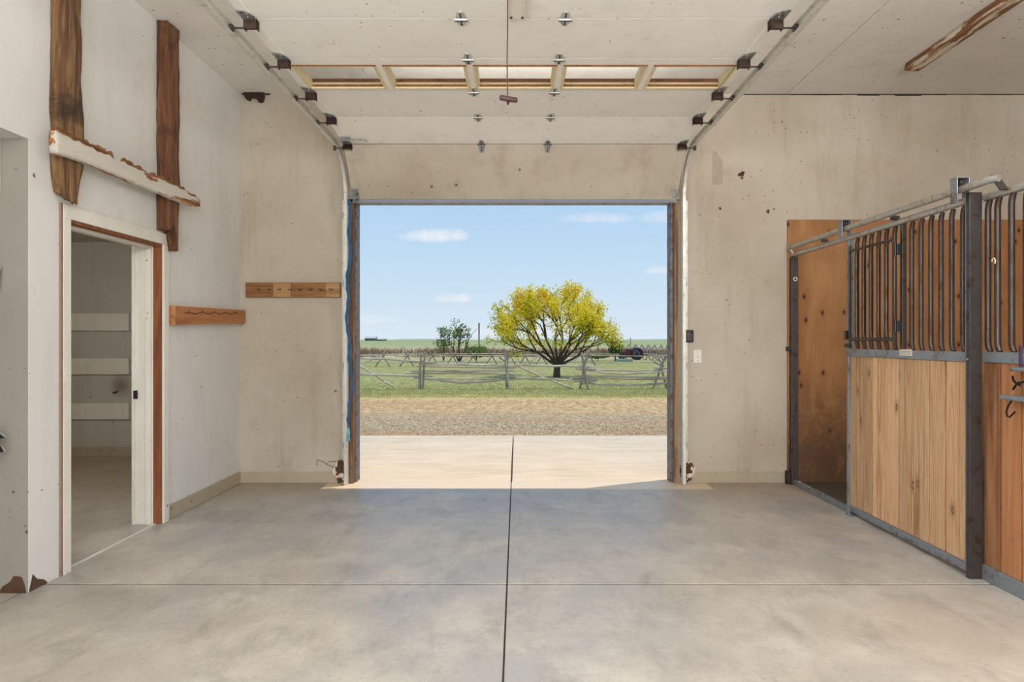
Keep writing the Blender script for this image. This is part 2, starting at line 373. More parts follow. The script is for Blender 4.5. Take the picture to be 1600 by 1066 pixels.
def m_glass(t, b):
    b.inputs['Base Color'].default_value = (.95, .97, 1, 1); b.inputs['Roughness'].default_value = .03
    b.inputs['Transmission Weight'].default_value = 1.0; b.inputs['IOR'].default_value = 1.1
M_GLASS = mat('door_window_glass', m_glass)
def m_tube(t, b):
    b.inputs['Base Color'].default_value = (1, 1, 1, 1)
    b.inputs['Emission Color'].default_value = (1, .96, .9, 1); b.inputs['Emission Strength'].default_value = 4.0
M_TUBE = mat('added_lamp_glow', m_tube)  # glow of the added lamps

# ------------------------------------------------------------------ mesh builder
def rag(n): return (random.random()*2-1)*n
class MB:
    def __init__(s): s.v = []; s.f = []; s.a = []; s.cur = .5
    def add(s, vs, fs):
        o = len(s.v); s.v += [tuple(x) for x in vs]
        for f in fs: s.f.append(tuple(o+i for i in f)); s.a.append(s.cur)
        return s
    def box(s, x0, x1, y0, y1, z0, z1, m=None):
        vs = [(x, y, z) for x in (x0, x1) for y in (y0, y1) for z in (z0, z1)]
        if m is not None: vs = [m @ Vector(p) for p in vs]
        s.add(vs, [(0, 1, 3, 2), (4, 6, 7, 5), (0, 4, 5, 1), (2, 3, 7, 6), (0, 2, 6, 4), (1, 5, 7, 3)]); return s
    def bbox(s, x0, x1, y0, y1, z0, z1, b=.004, m=None):
        """box with bevelled edges"""
        bm = bmesh.new(); bmesh.ops.create_cube(bm, size=1)
        for p in bm.verts:
            p.co = ((x0+x1)/2+p.co.x*(x1-x0), (y0+y1)/2+p.co.y*(y1-y0), (z0+z1)/2+p.co.z*(z1-z0))
        b = min(b, abs(x1-x0)*.45, abs(y1-y0)*.45, abs(z1-z0)*.45)
        bmesh.ops.bevel(bm, geom=bm.edges[:], offset=b, segments=2, affect='EDGES', profile=.5)
        s.frombm(bm, m); return s
    def frombm(s, bm, m=None):
        bm.verts.ensure_lookup_table(); bm.verts.index_update()
        vs = [(m @ p.co if m is not None else p.co.copy()) for p in bm.verts]
        s.add(vs, [[q.index for q in f.verts] for f in bm.faces]); bm.free()
    def tube(s, pts, r, n=8, caps=True, r2=None):
        pts = [Vector(p) for p in pts]; rs = r if isinstance(r, (list, tuple)) else [r]*len(pts)
        d0 = (pts[1]-pts[0]).normalized(); up = Vector((0, 0, 1)) if abs(d0.z) < .9 else Vector((1, 0, 0))
        u = d0.cross(up).normalized(); vs = []; fs = []
        for i, p in enumerate(pts):
            d = ((pts[min(i+1, len(pts)-1)]-pts[max(i-1, 0)])).normalized()
            u = (u-d*u.dot(d)).normalized(); w_ = d.cross(u)
            for k in range(n):
                a = 2*math.pi*k/n; vs.append(p+(u*math.cos(a)+w_*math.sin(a))*rs[i])
        for i in range(len(pts)-1):
            for k in range(n):
                fs.append((i*n+k, i*n+(k+1) % n, (i+1)*n+(k+1) % n, (i+1)*n+k))
        if caps: fs.append(tuple(range(n))[::-1]); fs.append(tuple((len(pts)-1)*n+k for k in range(n)))
        s.add(vs, fs); return s
    def sweep(s, prof, frames):
        """prof: list of 2-D points (open or closed profile given as closed thin outline); frames: (origin, u, v)"""
        n = len(prof); vs = []
        for o, u_, v_ in frames:
            for a, b in prof: vs.append(Vector(o)+Vector(u_)*a+Vector(v_)*b)
        fs = []
        for i in range(len(frames)-1):
            for k in range(n): fs.append((i*n+k, i*n+(k+1) % n, (i+1)*n+(k+1) % n, (i+1)*n+k))
        fs.append(tuple(range(n))); fs.append(tuple((len(frames)-1)*n+k for k in range(n)))
        s.add(vs, fs); return s
    def prism(s, poly, fn, t0, t1):
        """poly 2-D outline, fn(a, b, t) -> point, extruded from t0 to t1"""
        n = len(poly); vs = [fn(a, b, t0) for a, b in poly]+[fn(a, b, t1) for a, b in poly]
        fs = [tuple(range(n))[::-1], tuple(range(n, 2*n))]+[(k, (k+1) % n, n+(k+1) % n, n+k) for k in range(n)]
        s.add(vs, fs); return s
    def sphere(s, c, r, n=8, sq=(1, 1, 1), jit=0):
        bm = bmesh.new(); bmesh.ops.create_icosphere(bm, subdivisions=2 if n >= 8 else 1, radius=1)
        for p in bm.verts:
            k = 1+rag(jit); p.co = Vector((p.co.x*r*sq[0]*k, p.co.y*r*sq[1]*k, p.co.z*r*sq[2]*k))+Vector(c)
        s.frombm(bm); return s
    def build(s, name, material, parent=None, loc=None, smooth=False, normals=True, **props):
        me = bpy.data.meshes.new(name); 
        o_ = Vector(loc) if loc is not None else Vector((0, 0, 0))
        if parent is not None and loc is None: o_ = Vector(parent.location)
        me.from_pydata([tuple(Vector(p)-o_) for p in s.v], [], s.f)
        at = me.attributes.new('v', 'FLOAT', 'FACE'); at.data.foreach_set('value', s.a)
        if normals:
            bm = bmesh.new(); bm.from_mesh(me); bmesh.ops.recalc_face_normals(bm, faces=bm.faces); bm.to_mesh(me); bm.free()
        if smooth:
            me.polygons.foreach_set('use_smooth', [True]*len(me.polygons))
            if smooth != 'all':
                me.set_sharp_from_angle(angle=R(40))
        me.materials.append(material); me.update()
        ob = bpy.data.objects.new(name, me); COL.objects.link(ob)
        if parent is not None:
            ob.parent = parent
            if loc is not None: ob.location = o_-Vector(root_loc(parent))
        else: ob.location = o_
        for k, x in props.items(): ob[k] = x
        return ob
def root_loc(o):
    p = Vector((0, 0, 0))
    while o is not None: p += o.location; o = o.parent
    return p
def thing(name, label, cat, loc, group=None):
    o = bpy.data.objects.new(name, None); COL.objects.link(o); o.location = loc; o.empty_display_size = .05
    o['label'] = label; o['category'] = cat
    if group: o['group'] = group
    return o
def tag(o, label, cat, group=None, kind=None):
    o['label'] = label; o['category'] = cat
    if group: o['group'] = group
    if kind: o['kind'] = kind
    return o
def struct(mb, name, m): return mb.build(name, m, kind='structure')
def sub(mb, name, m, part, smooth=False, **p):
    """sub-part: vertices are given in world space"""
    o = mb.build(name, m, None, loc=root_loc(part), smooth=smooth, **p); o.parent = part; o.location = (0, 0, 0); return o
def holewall(mb, a0, a1, z0, z1, holes, fn, t0, t1):
    """slab with rectangular holes. holes: (a0,a1,z0,z1); fn(a, z, t)"""
    xs = sorted(set([a0, a1]+[h[0] for h in holes]+[h[1] for h in holes])); zs = sorted(set([z0, z1]+[h[2] for h in holes]+[h[3] for h in holes]))
    for i in range(len(xs)-1):
        for j in range(len(zs)-1):
            cx, cz = (xs[i]+xs[i+1])/2, (zs[j]+zs[j+1])/2
            if any(h[0] < cx < h[1] and h[2] < cz < h[3] for h in holes): continue
            mb.prism([(xs[i], zs[j]), (xs[i+1], zs[j]), (xs[i+1], zs[j+1]), (xs[i], zs[j+1])], fn, t0, t1)
    return mb
FX = lambda a, z, t_: (t_, a, z)     # wall whose normal is X, a = y
FY = lambda a, z, t_: (a, t_, z)     # wall whose normal is Y, a = x

# ------------------------------------------------------------------ room shell
XL, XR, YF, ZC = -2.57, 5.3, 6.069, 3.61
YO = 6.21
fl = MB()
JX, JY, gw = -.055, 3.56, .011
def slab(mb, x0, x1, y0, y1, z=0):
    mb.bbox(x0, x1, y0, y1, z-.09, z, .003)
for (x0, x1) in ((XL-3.1, JX-.004), (JX+.004, XR)):
    for (y0, y1) in ((-4, .1), (.1+gw, JY-gw/1.2), (JY+gw/1.2, 6.13)):
        if x0 < XL:   # aisle slab and annex slab meet under the left wall
            slab(fl, XL-.035, x1, y0, y1)
            slab(fl, x0, XL-.047, y0, 7.5 if y1 > 6 else y1)
        else: slab(fl, x0, x1, y0, y1)
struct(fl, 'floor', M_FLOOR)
struct(MB().box(XL-3.1, XR, -4, 7.6, -.16, -.006), 'floor_base', M_DARK)
# walls
wl = MB()
holewall(wl, -4, 7.51, 0, ZC, [(1.3, 3.44, 0, 2.387), (3.749, 4.735, 0, 2.02)], FX, XL, XL-.18)
struct(wl, 'wall_left', M_WALL_L)
wf = MB()
holewall(wf, XL, XR, 0, ZC, [(-1.56, 1.49, 0, 2.63)], FY, YF, YO)
struct(wf, 'wall_front', M_WALL_F)
struct(MB().box(XR, XR+.15, -4, YO, 0, ZC), 'wall_right', M_WALL_F)
wb = MB(); holewall(wb, XL-3.1, XR, 0, ZC, [(-1.6, 3.6, 0, 3.2)], FY, -4, -4.15)
struct(wb, 'wall_back', M_WALL_L)
ce = MB()
for (x0, x1) in ((XL-.18, JX-1.25), (JX-1.244, 2.497), (2.503, XR+.15)): ce.box(x0, x1, -4.15, YO, ZC, ZC+.02)
ce.box(XL-.18, XR+.15, -4.15, YO, ZC+.018, ZC+.1)
struct(ce, 'ceiling', M_CEIL)
# annex (tack room) beyond the left wall
an = MB(); an.box(XL-3.25, XL-3.1, -4, 7.66, 0, 2.55); an.box(XL-3.1, XL-.18, 7.51, 7.66, 0, 2.55)
struct(an, 'wall_annex', M_ANNEX)
struct(MB().box(XL-3.1, XL-.18, 3.44, 3.56, 0, 2.45).box(XL-.18, XL-.0015, 3.434, 3.44, .0, 2.387), 'wall_partition', paint('partition_shade_paint', lin(158, 153, 143), lin(136, 130, 118), amount=.6))  # thin facing over the wall end has its shade put into the grey
struct(MB().box(XL-3.25, XL-.18, -4, 7.66, 2.45, 2.6), 'ceiling_annex', M_ANNEX)
struct(MB().box(XL-3.1, XL-.18, 7.495, 7.51, 0, .10), 'baseboard_annex', M_BASE)

# baseboards
bl = MB(); bl.bbox(XL, XL+.008, 4.806, YF, .004, .112, .003); struct(bl, 'baseboard_left', M_BASE)
bf = MB(); bf.bbox(XL+.008, -1.66, YF-.008, YF, .006, .104, .003); struct(bf, 'baseboard_front_left', M_BASE)
bf = MB(); bf.bbox(1.62, 2.475, YF-.008, YF, .006, .104, .003); struct(bf, 'baseboard_front_right', M_BASE)
# open crack where ceiling board and wall have parted, right of the door
ck = MB(); x = 2.1
while x < XR:
    l = .12+random.random()*.2; h_ = .006+random.random()*.012
    ck.box(x, min(x+l, XR), YF-.003, YF+.01, ZC-h_, ZC); x += l
struct(ck, 'trim_1', M_DARK)

# left doorway: casing, jamb, stop
dc = MB()
dc.bbox(XL, XL+.016, 3.686, 3.749, 0, 2.02, .003); dc.bbox(XL, XL+.016, 4.735, 4.804, 0, 2.02, .003); dc.bbox(XL, XL+.016, 3.686, 4.804, 2.02, 2.10, .003)
struct(MB().box(XL, XL+.013, 3.668, 3.6855, 0, 2.10), 'trim_7', flat('brown_trim_edge', lin(146, 124, 108), .8, nv=.4))
struct(dc, 'trim_2', M_TRIM)
dj = MB()
dj.box(XL-.18, XL-.055, 4.715, 4.735, 0, 2.02); dj.box(XL-.18, XL-.055, 3.749, 3.764, 0, 2.02); dj.box(XL-.18, XL-.055, 3.764, 4.715, 2.0, 2.02)
dj.bbox(XL-.10, XL-.062, 4.70, 4.716, 0, 2.0, .002); dj.bbox(XL-.10, XL-.062, 3.764, 4.70, 1.985, 2.0, .002)
dj.bbox(XL-.2, XL-.18, 4.70, 4.80, 0, 2.05, .002)
d3 = struct(dj, 'door_1', M_TRIM)
MB().box(XL-.055, XL, 4.718, 4.735, 0, 2.02).box(XL-.055, XL, 3.764, 4.718, 2.003, 2.02).build('bare_wood_rabbet', W_JAMB, d3)
pl = MB(); pl.bbox(XL-.185, XL-.155, 4.694, 4.70, .905, .965, .002); pl.box(XL-.178, XL-.162, 4.692, 4.695, .925, .945)
pl.build('strike_plate', M_BLACK, d3)
th = MB(); th.bbox(XL-.046, XL-.036, 3.76, 4.73, -.03, .005, .002); struct(th, 'trim_3', M_TRIM)

# ------------------------------------------------------------------ garage opening jambs and header
for sgn, xi, xo, nm in ((-1, -1.513, -1.56, 'left'), (1, 1.455, 1.49, 'right')):
    a, b_ = min(xi, xo), max(xi, xo)
    jb = MB(); jb.box(a, b_, 6.05, YO+.02, 0, 2.63)
    j = struct(jb, 'trim_4' if sgn < 0 else 'trim_5', W_JAMB2)
    st = MB()
    if sgn < 0: st.bbox(xi-.004, xi+.014, 6.10, YO+.03, 0, 2.63, .003)
    else: st.bbox(xi-.026, xi+.004, 6.10, YO+.03, 0, 2.63, .003)
    st.build('weather_stop', M_RUSTCH, j)
struct(MB().box(-1.56, 1.49, 6.05, YO+.02, 2.61, 2.66), 'trim_6', M_GREY)

# ------------------------------------------------------------------ outdoors
ap = MB()
for (x0, x1) in ((-2.6, JX-.006), (JX+.008, 2.9)):
    bm = bmesh.new(); nx, ny = 26, 2
    y1 = 9.10
    ap.bbox(x0, x1, 6.145, y1, -.10, -.002, .006)
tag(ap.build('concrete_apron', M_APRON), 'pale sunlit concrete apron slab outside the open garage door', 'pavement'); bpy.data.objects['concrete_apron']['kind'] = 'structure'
gr = MB()
# rolling ground: grid, denser near
ys = [-40, -10, 0, 6.0, 9.0, 9.4, 10, 11, 12, 13, 14, 15, 16, 18, 21, 25, 30, 38, 50, 70, 100, 150, 220, 330, 480, 700, 1100]
xs = [-900, -500, -250, -120, -60, -30, -15, -8, -4, 0, 4, 8, 15, 30, 60, 120, 250, 500, 900]
def gz(x, y):
    if y < 45: return -.03
    k = min(1, (y-45)/300.0)
    z = -.03 + k*(.2*math.sin(x*.01+1)+.2) + max(0, (y-150)/950)*.6 + (max(0, min(1, (-x-20)/200.0)))*k*.9*min(1, y/400)
    return z
vs = [(x, y, gz(x, y)) for y in ys for x in xs]; fs = []
for j in range(len(ys)-1):
    for i in range(len(xs)-1):
        n = len(xs); fs.append((j*n+i, j*n+i+1, (j+1)*n+i+1, (j+1)*n+i))
# leave out the part under the building so floor and ground do not fight
gr.add([(x, y, z-(.25 if (-7 < x < 7 and y < 7) else 0)) for x, y, z in vs], fs)
g = gr.build('ground', M_GROUND, smooth='all'); g['kind'] = 'structure'

# loose gravel and weeds along the slab edge, pebbles on the drive
pb = MB()
for i in range(2600):
    yy = 9.12+abs(random.gauss(0, 1.0)) if random.random() < .75 else random.uniform(9.2, 14.5)
    xx = random.uniform(-3.4, 3.6)*(1+(yy-9)/9*.5); r_ = random.uniform(.004, .011)
    pb.sphere((xx, yy, -.025), r_, 4, (1, 1, .7), .25)
tag(pb.build('gravel', M_STONE), 'loose gravel strip along the far edge of the concrete slab', 'gravel', kind='stuff')
def blades(mb, x, y, z, h_, n, spread, wd=.006):
    for _ in range(n):
        a = random.uniform(0, 6.28); bx, by = x+rag(spread), y+rag(spread)
        hh = h_*random.uniform(.5, 1.1); lean = random.uniform(.1, .6)*hh
        tx, ty = bx+math.cos(a)*lean, by+math.sin(a)*lean; px, py = -math.sin(a)*wd, math.cos(a)*wd
        mb.cur = random.random()
        mb.add([(bx-px, by-py, z), (bx+px, by+py, z), ((bx+tx)/2+px*.7, (by+ty)/2+py*.7, z+hh*.6), (tx, ty, z+hh), ((bx+tx)/2-px*.7, (by+ty)/2-py*.7, z+hh*.6)], [(0, 1, 2, 3, 4)])
gb = MB(); gd = MB()
for i in range(5200):
    y = 15.2+abs(random.gauss(0, 2.6)); x = random.uniform(-.30, .28)*y
    blades(gd if (y < 16.3 and random.random() < .8) or random.random() < .22 else gb, x, y, -.035, .035 if y < 16 else .05, 5, .12, .006)
o = gb.build('grass', M_GRASS, normals=False); tag(o, 'short green grass growing beyond the dirt drive around the log fence', 'grass', kind='stuff')
o = gd.build('dry_grass', M_GRASS2, normals=False); tag(o, 'straw coloured dry grass fringe between the dirt drive and the lawn', 'grass', kind='stuff')
for i, (x, y) in enumerate([]): pass

# --- near buck-and-rail fence, 18 m out
FYN = 18.0; k_ = FYN/1022.0
def nf(px, py, dy=0): return ((px-808)*k_, FYN+dy, (606.3-py)*k_-.03)
fence = thing('log_fence', 'weathered grey log fence with stacked sagging rails in front of the yellow tree', 'fence', (0, FYN, -.03))
def log(mb, pts, r, n=8, seg=5, wob=.012):
    P = []; RR = []
    for i in range(len(pts)-1):
        a, b = Vector(pts[i]), Vector(pts[i+1])
        for s_ in range(seg):
            q = a.lerp(b, s_/seg); P.append(q+Vector((0, rag(wob), rag(wob)))); RR.append(r*random.uniform(.86, 1.12))
    P.append(Vector(pts[-1])); RR.append(r*.85)
    mb.tube(P, RR, n); return mb
rails = [
 ([(540, 558, -.1), (600, 559), (682, 564.5)], .024), ([(535, 583, .05), (676, 586.5)], .024), ([(548, 563, .15), (580, 582, .1), (614, 603, .05)], .024),
 ([(655, 567), (720, 568.3), (806, 569.6)], .022), ([(646, 570.3, .08), (806, 573)], .022), ([(642, 577.7), (720, 578.5), (805, 578)], .022),
 ([(632, 582, .08), (700, 581.5), (804, 584)], .02), ([(646, 588.5), (672, 591), (714, 596.5), (748, 595), (808, 590)], .022), ([(662, 590, .1), (780, 590.5, .1)], .02),
 ([(776, 584.5), (808, 588.5)], .02), ([(806, 569), (870, 569.6), (932, 571.5)], .024), ([(806, 588.5), (850, 590.5), (893, 592)], .022), ([(807, 570, .12), (850, 589, .16), (903, 609, .12)], .024),
 ([(900, 574, .1), (932, 574.6, .1)], .03), ([(903, 575), (940, 580), (966, 583.5), (1020, 580), (1060, 575.5)], .022), ([(915, 575.5, .1), (1000, 578.5, .1), (1060, 575, .1)], .02),
 ([(895, 586), (980, 587), (1080, 588)], .022), ([(891, 590.5, .1), (1080, 590)], .022), ([(896, 594), (933, 592.5)], .028), ([(908, 597), (972, 600.5), (1030, 597.5), (1080, 597)], .024),
 ([(1024, 573, .1), (1080, 575, .1)], .022)]
for pts, r in rails:
    log(MB(), [nf(*p) for p in pts], r*1.22, 8).build('rail', W_LOG, fence, loc=nf(*pts[0]), smooth=True)
posts = [((664, 547, 0), (661, 604.5, -.0)), ((659, 549, -.05), (656, 606.3, -.25)), ((655, 575, .1), (658, 606, -.1)),
 ((793, 545.5), (791, 605)), ((789, 547, .05), (795, 606.3, -.25)), ((780, 556.5, -.05), (791, 564, 0)),
 ((917, 551), (906, 606)), ((909, 549, .08), (918, 606.3, -.2)),
 ((1026, 553.5), (1037, 572)), ((1040, 554), (1020, 606.3)), ((1021, 563.5), (1037, 571, .05)), ((1034, 572, .1), (1043, 606.3, .1))]
for a, b in posts:
    pa, pb_ = nf(*a), list(nf(*b)); 
    log(MB(), [pa, pb_], .031 if abs(a[1]-b[1]) > 30 else .024, 8, 4, .004).build('post', W_LOGV, fence, loc=pa, smooth=True)

# --- far buck-and-rail fence, 33 m out
FYB = 33.0; kb = FYB/1022.0
def ff(px, py, Y=FYB, dz=0): return ((px-808)*Y/1022, Y, H-(py-531)*Y/1022+dz)
ffn = thing('buck_rail_fence', 'distant fence of crossed logs and thin rails running behind the yellow tree', 'fence', (0, FYB, -.03))
bucks = [598, 636, 675, 707, 739, 768, 797, 820, 846, 876, 921]
for i, px in enumerate(bucks):
    mb = MB(); q = Vector(ff(px, 560)); hw = .28
    mb.tube([(q.x-.36, FYB-.1, -.04), (q.x+.2, FYB+.1, .78)], .034, 7); mb.tube([(q.x+.34, FYB+.1, -.04), (q.x-.12, FYB-.1, .76)], .032, 7)
    mb.build('buck', W_LOGV, ffn, loc=(q.x, FYB, -.03), smooth=True)
for z, y in ((.60, FYB-.06), (.52, FYB+.12), (.18, FYB-.12)):
    x = -9.2
    while x < 4.2:
        l = random.uniform(2.6, 3.6)
        log(MB(), [(x-.2, y, z+rag(.04)), (x+l, y+rag(.05), z+rag(.05))], .026, 6, 3).build('rail', W_LOG, ffn, loc=(x, y, z), smooth=True); x += l
for a, b in (((566, 569), (596, 556)), ((718, 567), (741, 554)), ((826, 567), (848, 553)), ((648, 568), (674, 558)), ((893, 566), (922, 548))):
    log(MB(), [ff(a[0], a[1], FYB-.3), ff(b[0], b[1], FYB-.3)], .03, 6, 2).build('brace', W_LOG, ffn, loc=ff(*a), smooth=True)
zz = thing('zigzag_fence', 'distant pale crossed-log fence running past the rusty red machine', 'fence', (8, 46, -.03))
pp = []
for i in range(9):
    px = 978+i*10; Y = 47-i*.9; q = ff(px, 555, Y); x = q[0]
    mb = MB(); mb.tube([(x-.42, Y, -.04), (x+.24, Y+.1, .98)], .045, 7); mb.tube([(x+.38, Y+.1, -.04), (x-.2, Y, .96)], .045, 7)
    mb.build('buck', W_LOGV, zz, loc=(x, Y, -.03), smooth=True); pp.append((x, Y))
for z in (.72, .36):
    for i in range(8):
        log(MB(), [(pp[i][0]-.2, pp[i][1]-.1, z+rag(.05)), (pp[i+1][0]+.2, pp[i+1][1]-.1, z+rag(.05))], .032, 6, 2).build('rail', W_LOG, zz, loc=(pp[i][0], pp[i][1], z), smooth=True)

# --- trees
def rndvec(): return Vector((rag(1), rag(1), rag(1)))
def grow(mb, tips, p, d, L, r, depth, maxd, spread, curve=.12, lift=.05, ratio=.74, kids=(2, 3), inner=1):
    n = 4; pts = [p.copy()]; rs = [r]; dd = d.copy()
    for i in range(n):
        dd = (dd+rndvec()*curve+Vector((0, 0, lift))).normalized(); p = p+dd*L/n; pts.append(p.copy()); rs.append(r*(1-.35*(i+1)/n))
        if depth >= inner: tips.append((p.copy(), depth))
    mb.tube(pts, rs, 7 if depth < 3 else 4, caps=depth == 0 or depth >= maxd)
    if depth >= maxd: return
    for _ in range(random.randint(*kids)):
        a = rndvec(); a = (a-dd*a.dot(dd)).normalized()
        nd = (dd+a*spread*random.uniform(.6, 1.2)).normalized()
        grow(mb, tips, p, nd, L*ratio*random.uniform(.85, 1.15), r*.62, depth+1, maxd, spread, curve, lift, ratio, kids, inner)
def leaf(mb, p, s_, vv):
    a = rndvec().normalized(); b = a.orthogonal().normalized(); c = a.cross(b); mb.cur = vv
    mb.add([p-b*s_, p+c*s_*.5, p+b*s_, p-c*s_*.5], [(0, 1, 2, 3)])

random.seed(21)
TY = 23.6; tx = (870-808)*TY/1022
yt = thing('yellow_tree', 'broad crowned tree with bright yellow autumn leaves and dark forked trunk on the lawn', 'tree', (tx, TY, -.04))
tb = MB(); tips = []
base = Vector((tx, TY, -.06))
tb.tube([base, base+Vector((.0, 0, .25)), base+Vector((.02, 0, .5))], [.15, .12, .115], 10)
crown_c = Vector((tx+.02, TY, 2.05))
for (dx, dy, dz, L) in ((-1.1, -.1, .62, 1.1), (1.15, .2, .5, .95), (-.9, .1, .95, 1.15), (-.45, -.4, 1.3, 1.2), (-.1, .35, 1.5, 1.2), (.12, -.1, 1.6, 1.15), (.35, -.3, 1.2, 1.15), (.75, .3, 1.0, 1.1), (.95, -.2, .75, 1.0), (-.7, .7, .9, 1.0)):
    grow(tb, tips, base+Vector((.02, 0, .45)), Vector((dx, dy, dz)).normalized(), L*.84, .055, 1, 5, .66, .13, .02, .75, (2, 3), 2)
tb.build('trunk', W_BARK, yt, smooth=True)
lf = MB(); cnt = 0
def in_crown(p):
    q = p-Vector((tx+.05, TY, 2.0)); e = (q.x/2.5)**2+(q.y/2.4)**2+((q.z)/(1.62 if q.z > 0 else 1.5))**2
    return e < 1
tips = [t_ for t_ in tips]
for p, dep in tips:
    if dep < 2: continue
    if not in_crown(p) and (p.z > 2.6 or random.random() < .7): continue
    m_ = 7 if dep >= 4 else 3 if dep == 3 else 1
    if p.z < 1.0 and abs(p.x-tx) < .8: m_ = 1
    for _ in range(m_):
        q = p+rndvec()*.15
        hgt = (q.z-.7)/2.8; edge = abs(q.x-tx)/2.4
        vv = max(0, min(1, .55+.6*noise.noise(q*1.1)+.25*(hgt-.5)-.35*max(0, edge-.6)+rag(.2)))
        leaf(lf, q, random.uniform(.035, .062), vv); cnt += 1
print('leaves', cnt, 'tips', len(tips))
for _ in range(330):   # inner leaf clusters low in the crown
    a = random.uniform(0, 6.28); rr_ = random.random()**.5; c = Vector((tx+.05+rr_*1.25*math.cos(a), TY+rr_*1.1*math.sin(a), random.uniform(.95, 2.3)+rr_*.25))
    if noise.noise(c*1.6) < .0: continue
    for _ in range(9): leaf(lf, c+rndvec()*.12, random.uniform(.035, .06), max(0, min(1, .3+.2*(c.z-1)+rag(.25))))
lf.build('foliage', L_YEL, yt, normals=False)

def smalltree(name, label, px, Y, z0, hgt, rad, dens, lm, dead=False, seed=3, stem=.05, maxd=4, sp=.6, sq=1.0, clumps=0):
    random.seed(seed); x = (px-808)*Y/1022
    o = thing(name, label, 'tree', (x, Y, z0))
    b = MB(); tp = []; p0 = Vector((x, Y, z0-.03))
    if clumps:
        b.tube([p0, p0+Vector((.05, 0, hgt*.6))], [stem, stem*.6], 7)
    else:
        for k in range(4 if dead else 5):
            a = k*1.3+random.random(); grow(b, tp, p0+Vector((0, 0, hgt*.05)), Vector((math.cos(a)*sp*.6, math.sin(a)*sp*.6, 1)).normalized(), hgt*.36, stem, 1, maxd, sp*.8, .12, .08, .74, (2, 2), 2)
    b.build('trunk', W_BARK, o, smooth=True)
    l = MB()
    if clumps:
        for _ in range(clumps):
            d = rndvec().normalized()*random.random()**.4; q = Vector((x, Y, z0+hgt*.66))+Vector((d.x*rad, d.y*rad, d.z*hgt*.4))
            leaf(l, q, random.uniform(.05, .09)*sq, max(0, min(1, .45+.6*d.z*.5+rag(.25))))
    else:
        for p, dep in tp:
            if noise.noise(p*1.2+Vector((seed, 0, 0))) < dens: continue
            for _ in range(3): leaf(l, p+rndvec()*.18, random.uniform(.05, .10)*sq, max(0, min(1, .5+rag(.5))))
    l.build('foliage', lm, o, normals=False); return o
smalltree('shrubby_tree', 'half bare shrubby tree with sparse green leaves beside the tall utility pole', 718, 37, -.03, 2.3, 1.2, .02, L_GRN, True, 5, .05, 4, .85)
smalltree('shrub', 'low dense grey green shrub at the foot of the tall utility pole', 744, 39, -.03, 1.0, .75, 0, L_GRN, False, 6, .05, clumps=700, sq=1.0)
smalltree('young_tree', 'small dark green young tree standing left of the rusty red machine', 961, 42, -.03, 1.35, .52, 0, L_GRN, False, 8, .05, clumps=900)
smalltree('round_bush', 'rounded low green bush on the lawn edge left of the small dark tree', 934, 42, -.03, .5, .75, 0, L_GRN, False, 9, .02, clumps=600)
smalltree('bare_sapling', 'thin bare sapling with few leaves left of the shrubby tree', 693, 40, -.03, 1.6, .4, .15, L_GRN, True, 11, .025, 3, .5)
smalltree('far_tree', 'tiny grey-blue tree on the horizon left of the shrubby tree', 702, 150, .1, 4.2, 2.6, 0, L_GRN, False, 12, .15, clumps=300, sq=4)
random.seed(33)
for px, Y, top, lab in ((748.5, 60, 505, 'tall dark utility pole rising behind the low shrub'), (689.5, 60, 520, 'thin shorter pole left of the shrubby tree'), (935, 62, 517, 'slim pole showing under the right side of the yellow tree'), (985, 75, 528, 'thin short pole behind the rusty red machine')):
    x = (px-808)*Y/1022; z = H-(top-531)*Y/1022
    tag(MB().tube([(x, Y, -.1), (x, Y, z)], .075 if top < 510 else .05, 8).tube([(x, Y, z-.02), (x, Y, z+.02)], [.085, .06], 8).build('utility_pole', W_LOGV, loc=(x, Y, gz(x, Y)), smooth=True), lab, 'pole')
# tall dry weeds band
wd = MB(); wd2 = MB()
for i in range(5200):
    Y = random.uniform(50, 66); x = random.uniform(-.27, .26)*Y; 
    if noise.noise(Vector((x*.25, Y*.1, 0))) < -.25: continue
    blades(wd if random.random() < .6 else wd2, x, Y, -.05+gz(x, Y), random.uniform(.3, .85), 2, .15, .022)
tag(wd.build('dry_weeds', M_WEED, normals=False), 'band of tall straw coloured weeds across the field behind the far fence', 'weeds', kind='stuff')
tag(wd2.build('dead_weeds', M_WEED2, normals=False), 'reddish brown dead weed stalks scattered in the field behind the far fence', 'weeds', kind='stuff')
# old red machine, trough
mx, my = (985-808)*44/1022, 44.0
mc = thing('rusty_machine', 'rusted dark red piece of farm machinery parked beyond the lawn', 'machine', (mx, my, -.03))
b = MB(); b.bbox(mx-.75, mx-.0, my-.3, my+.3, .28, .58, .05); b.bbox(mx-.35, mx+.15, my-.28, my+.28, .5, .72, .05); b.bbox(mx-.85, mx+.75, my-.25, my+.25, .16, .3, .03)
b.build('body', M_WRECK, mc)
for wx, wr in ((mx+.42, .42), (mx-.55, .22)):
    b = MB()
    for yy in (my-.34, my+.30):
        seg = 20; pts = [(wx+wr*.82*math.cos(a*2*math.pi/seg), yy, wr-.02+wr*.82*math.sin(a*2*math.pi/seg)) for a in range(seg+1)]
        b.tube(pts, wr*.18, 8, caps=False)
        for a in range(6): b.tube([(wx, yy, wr-.02), (wx+wr*.8*math.cos(a*1.047), yy, wr-.02+wr*.8*math.sin(a*1.047))], .03, 5)
    b.tube([(wx, my-.34, wr-.02), (wx, my+.34, wr-.02)], .05, 8)
    b.build('wheel', M_WRECK2, mc, loc=(wx, my, wr), smooth=True)
tx2 = (974-808)*40/1022
b = MB(); b.bbox(tx2-.45, tx2+.55, 39.8, 40.2, 0, .16, .03); b.box(tx2-.4, tx2+.5, 39.85, 40.15, .16, .162)
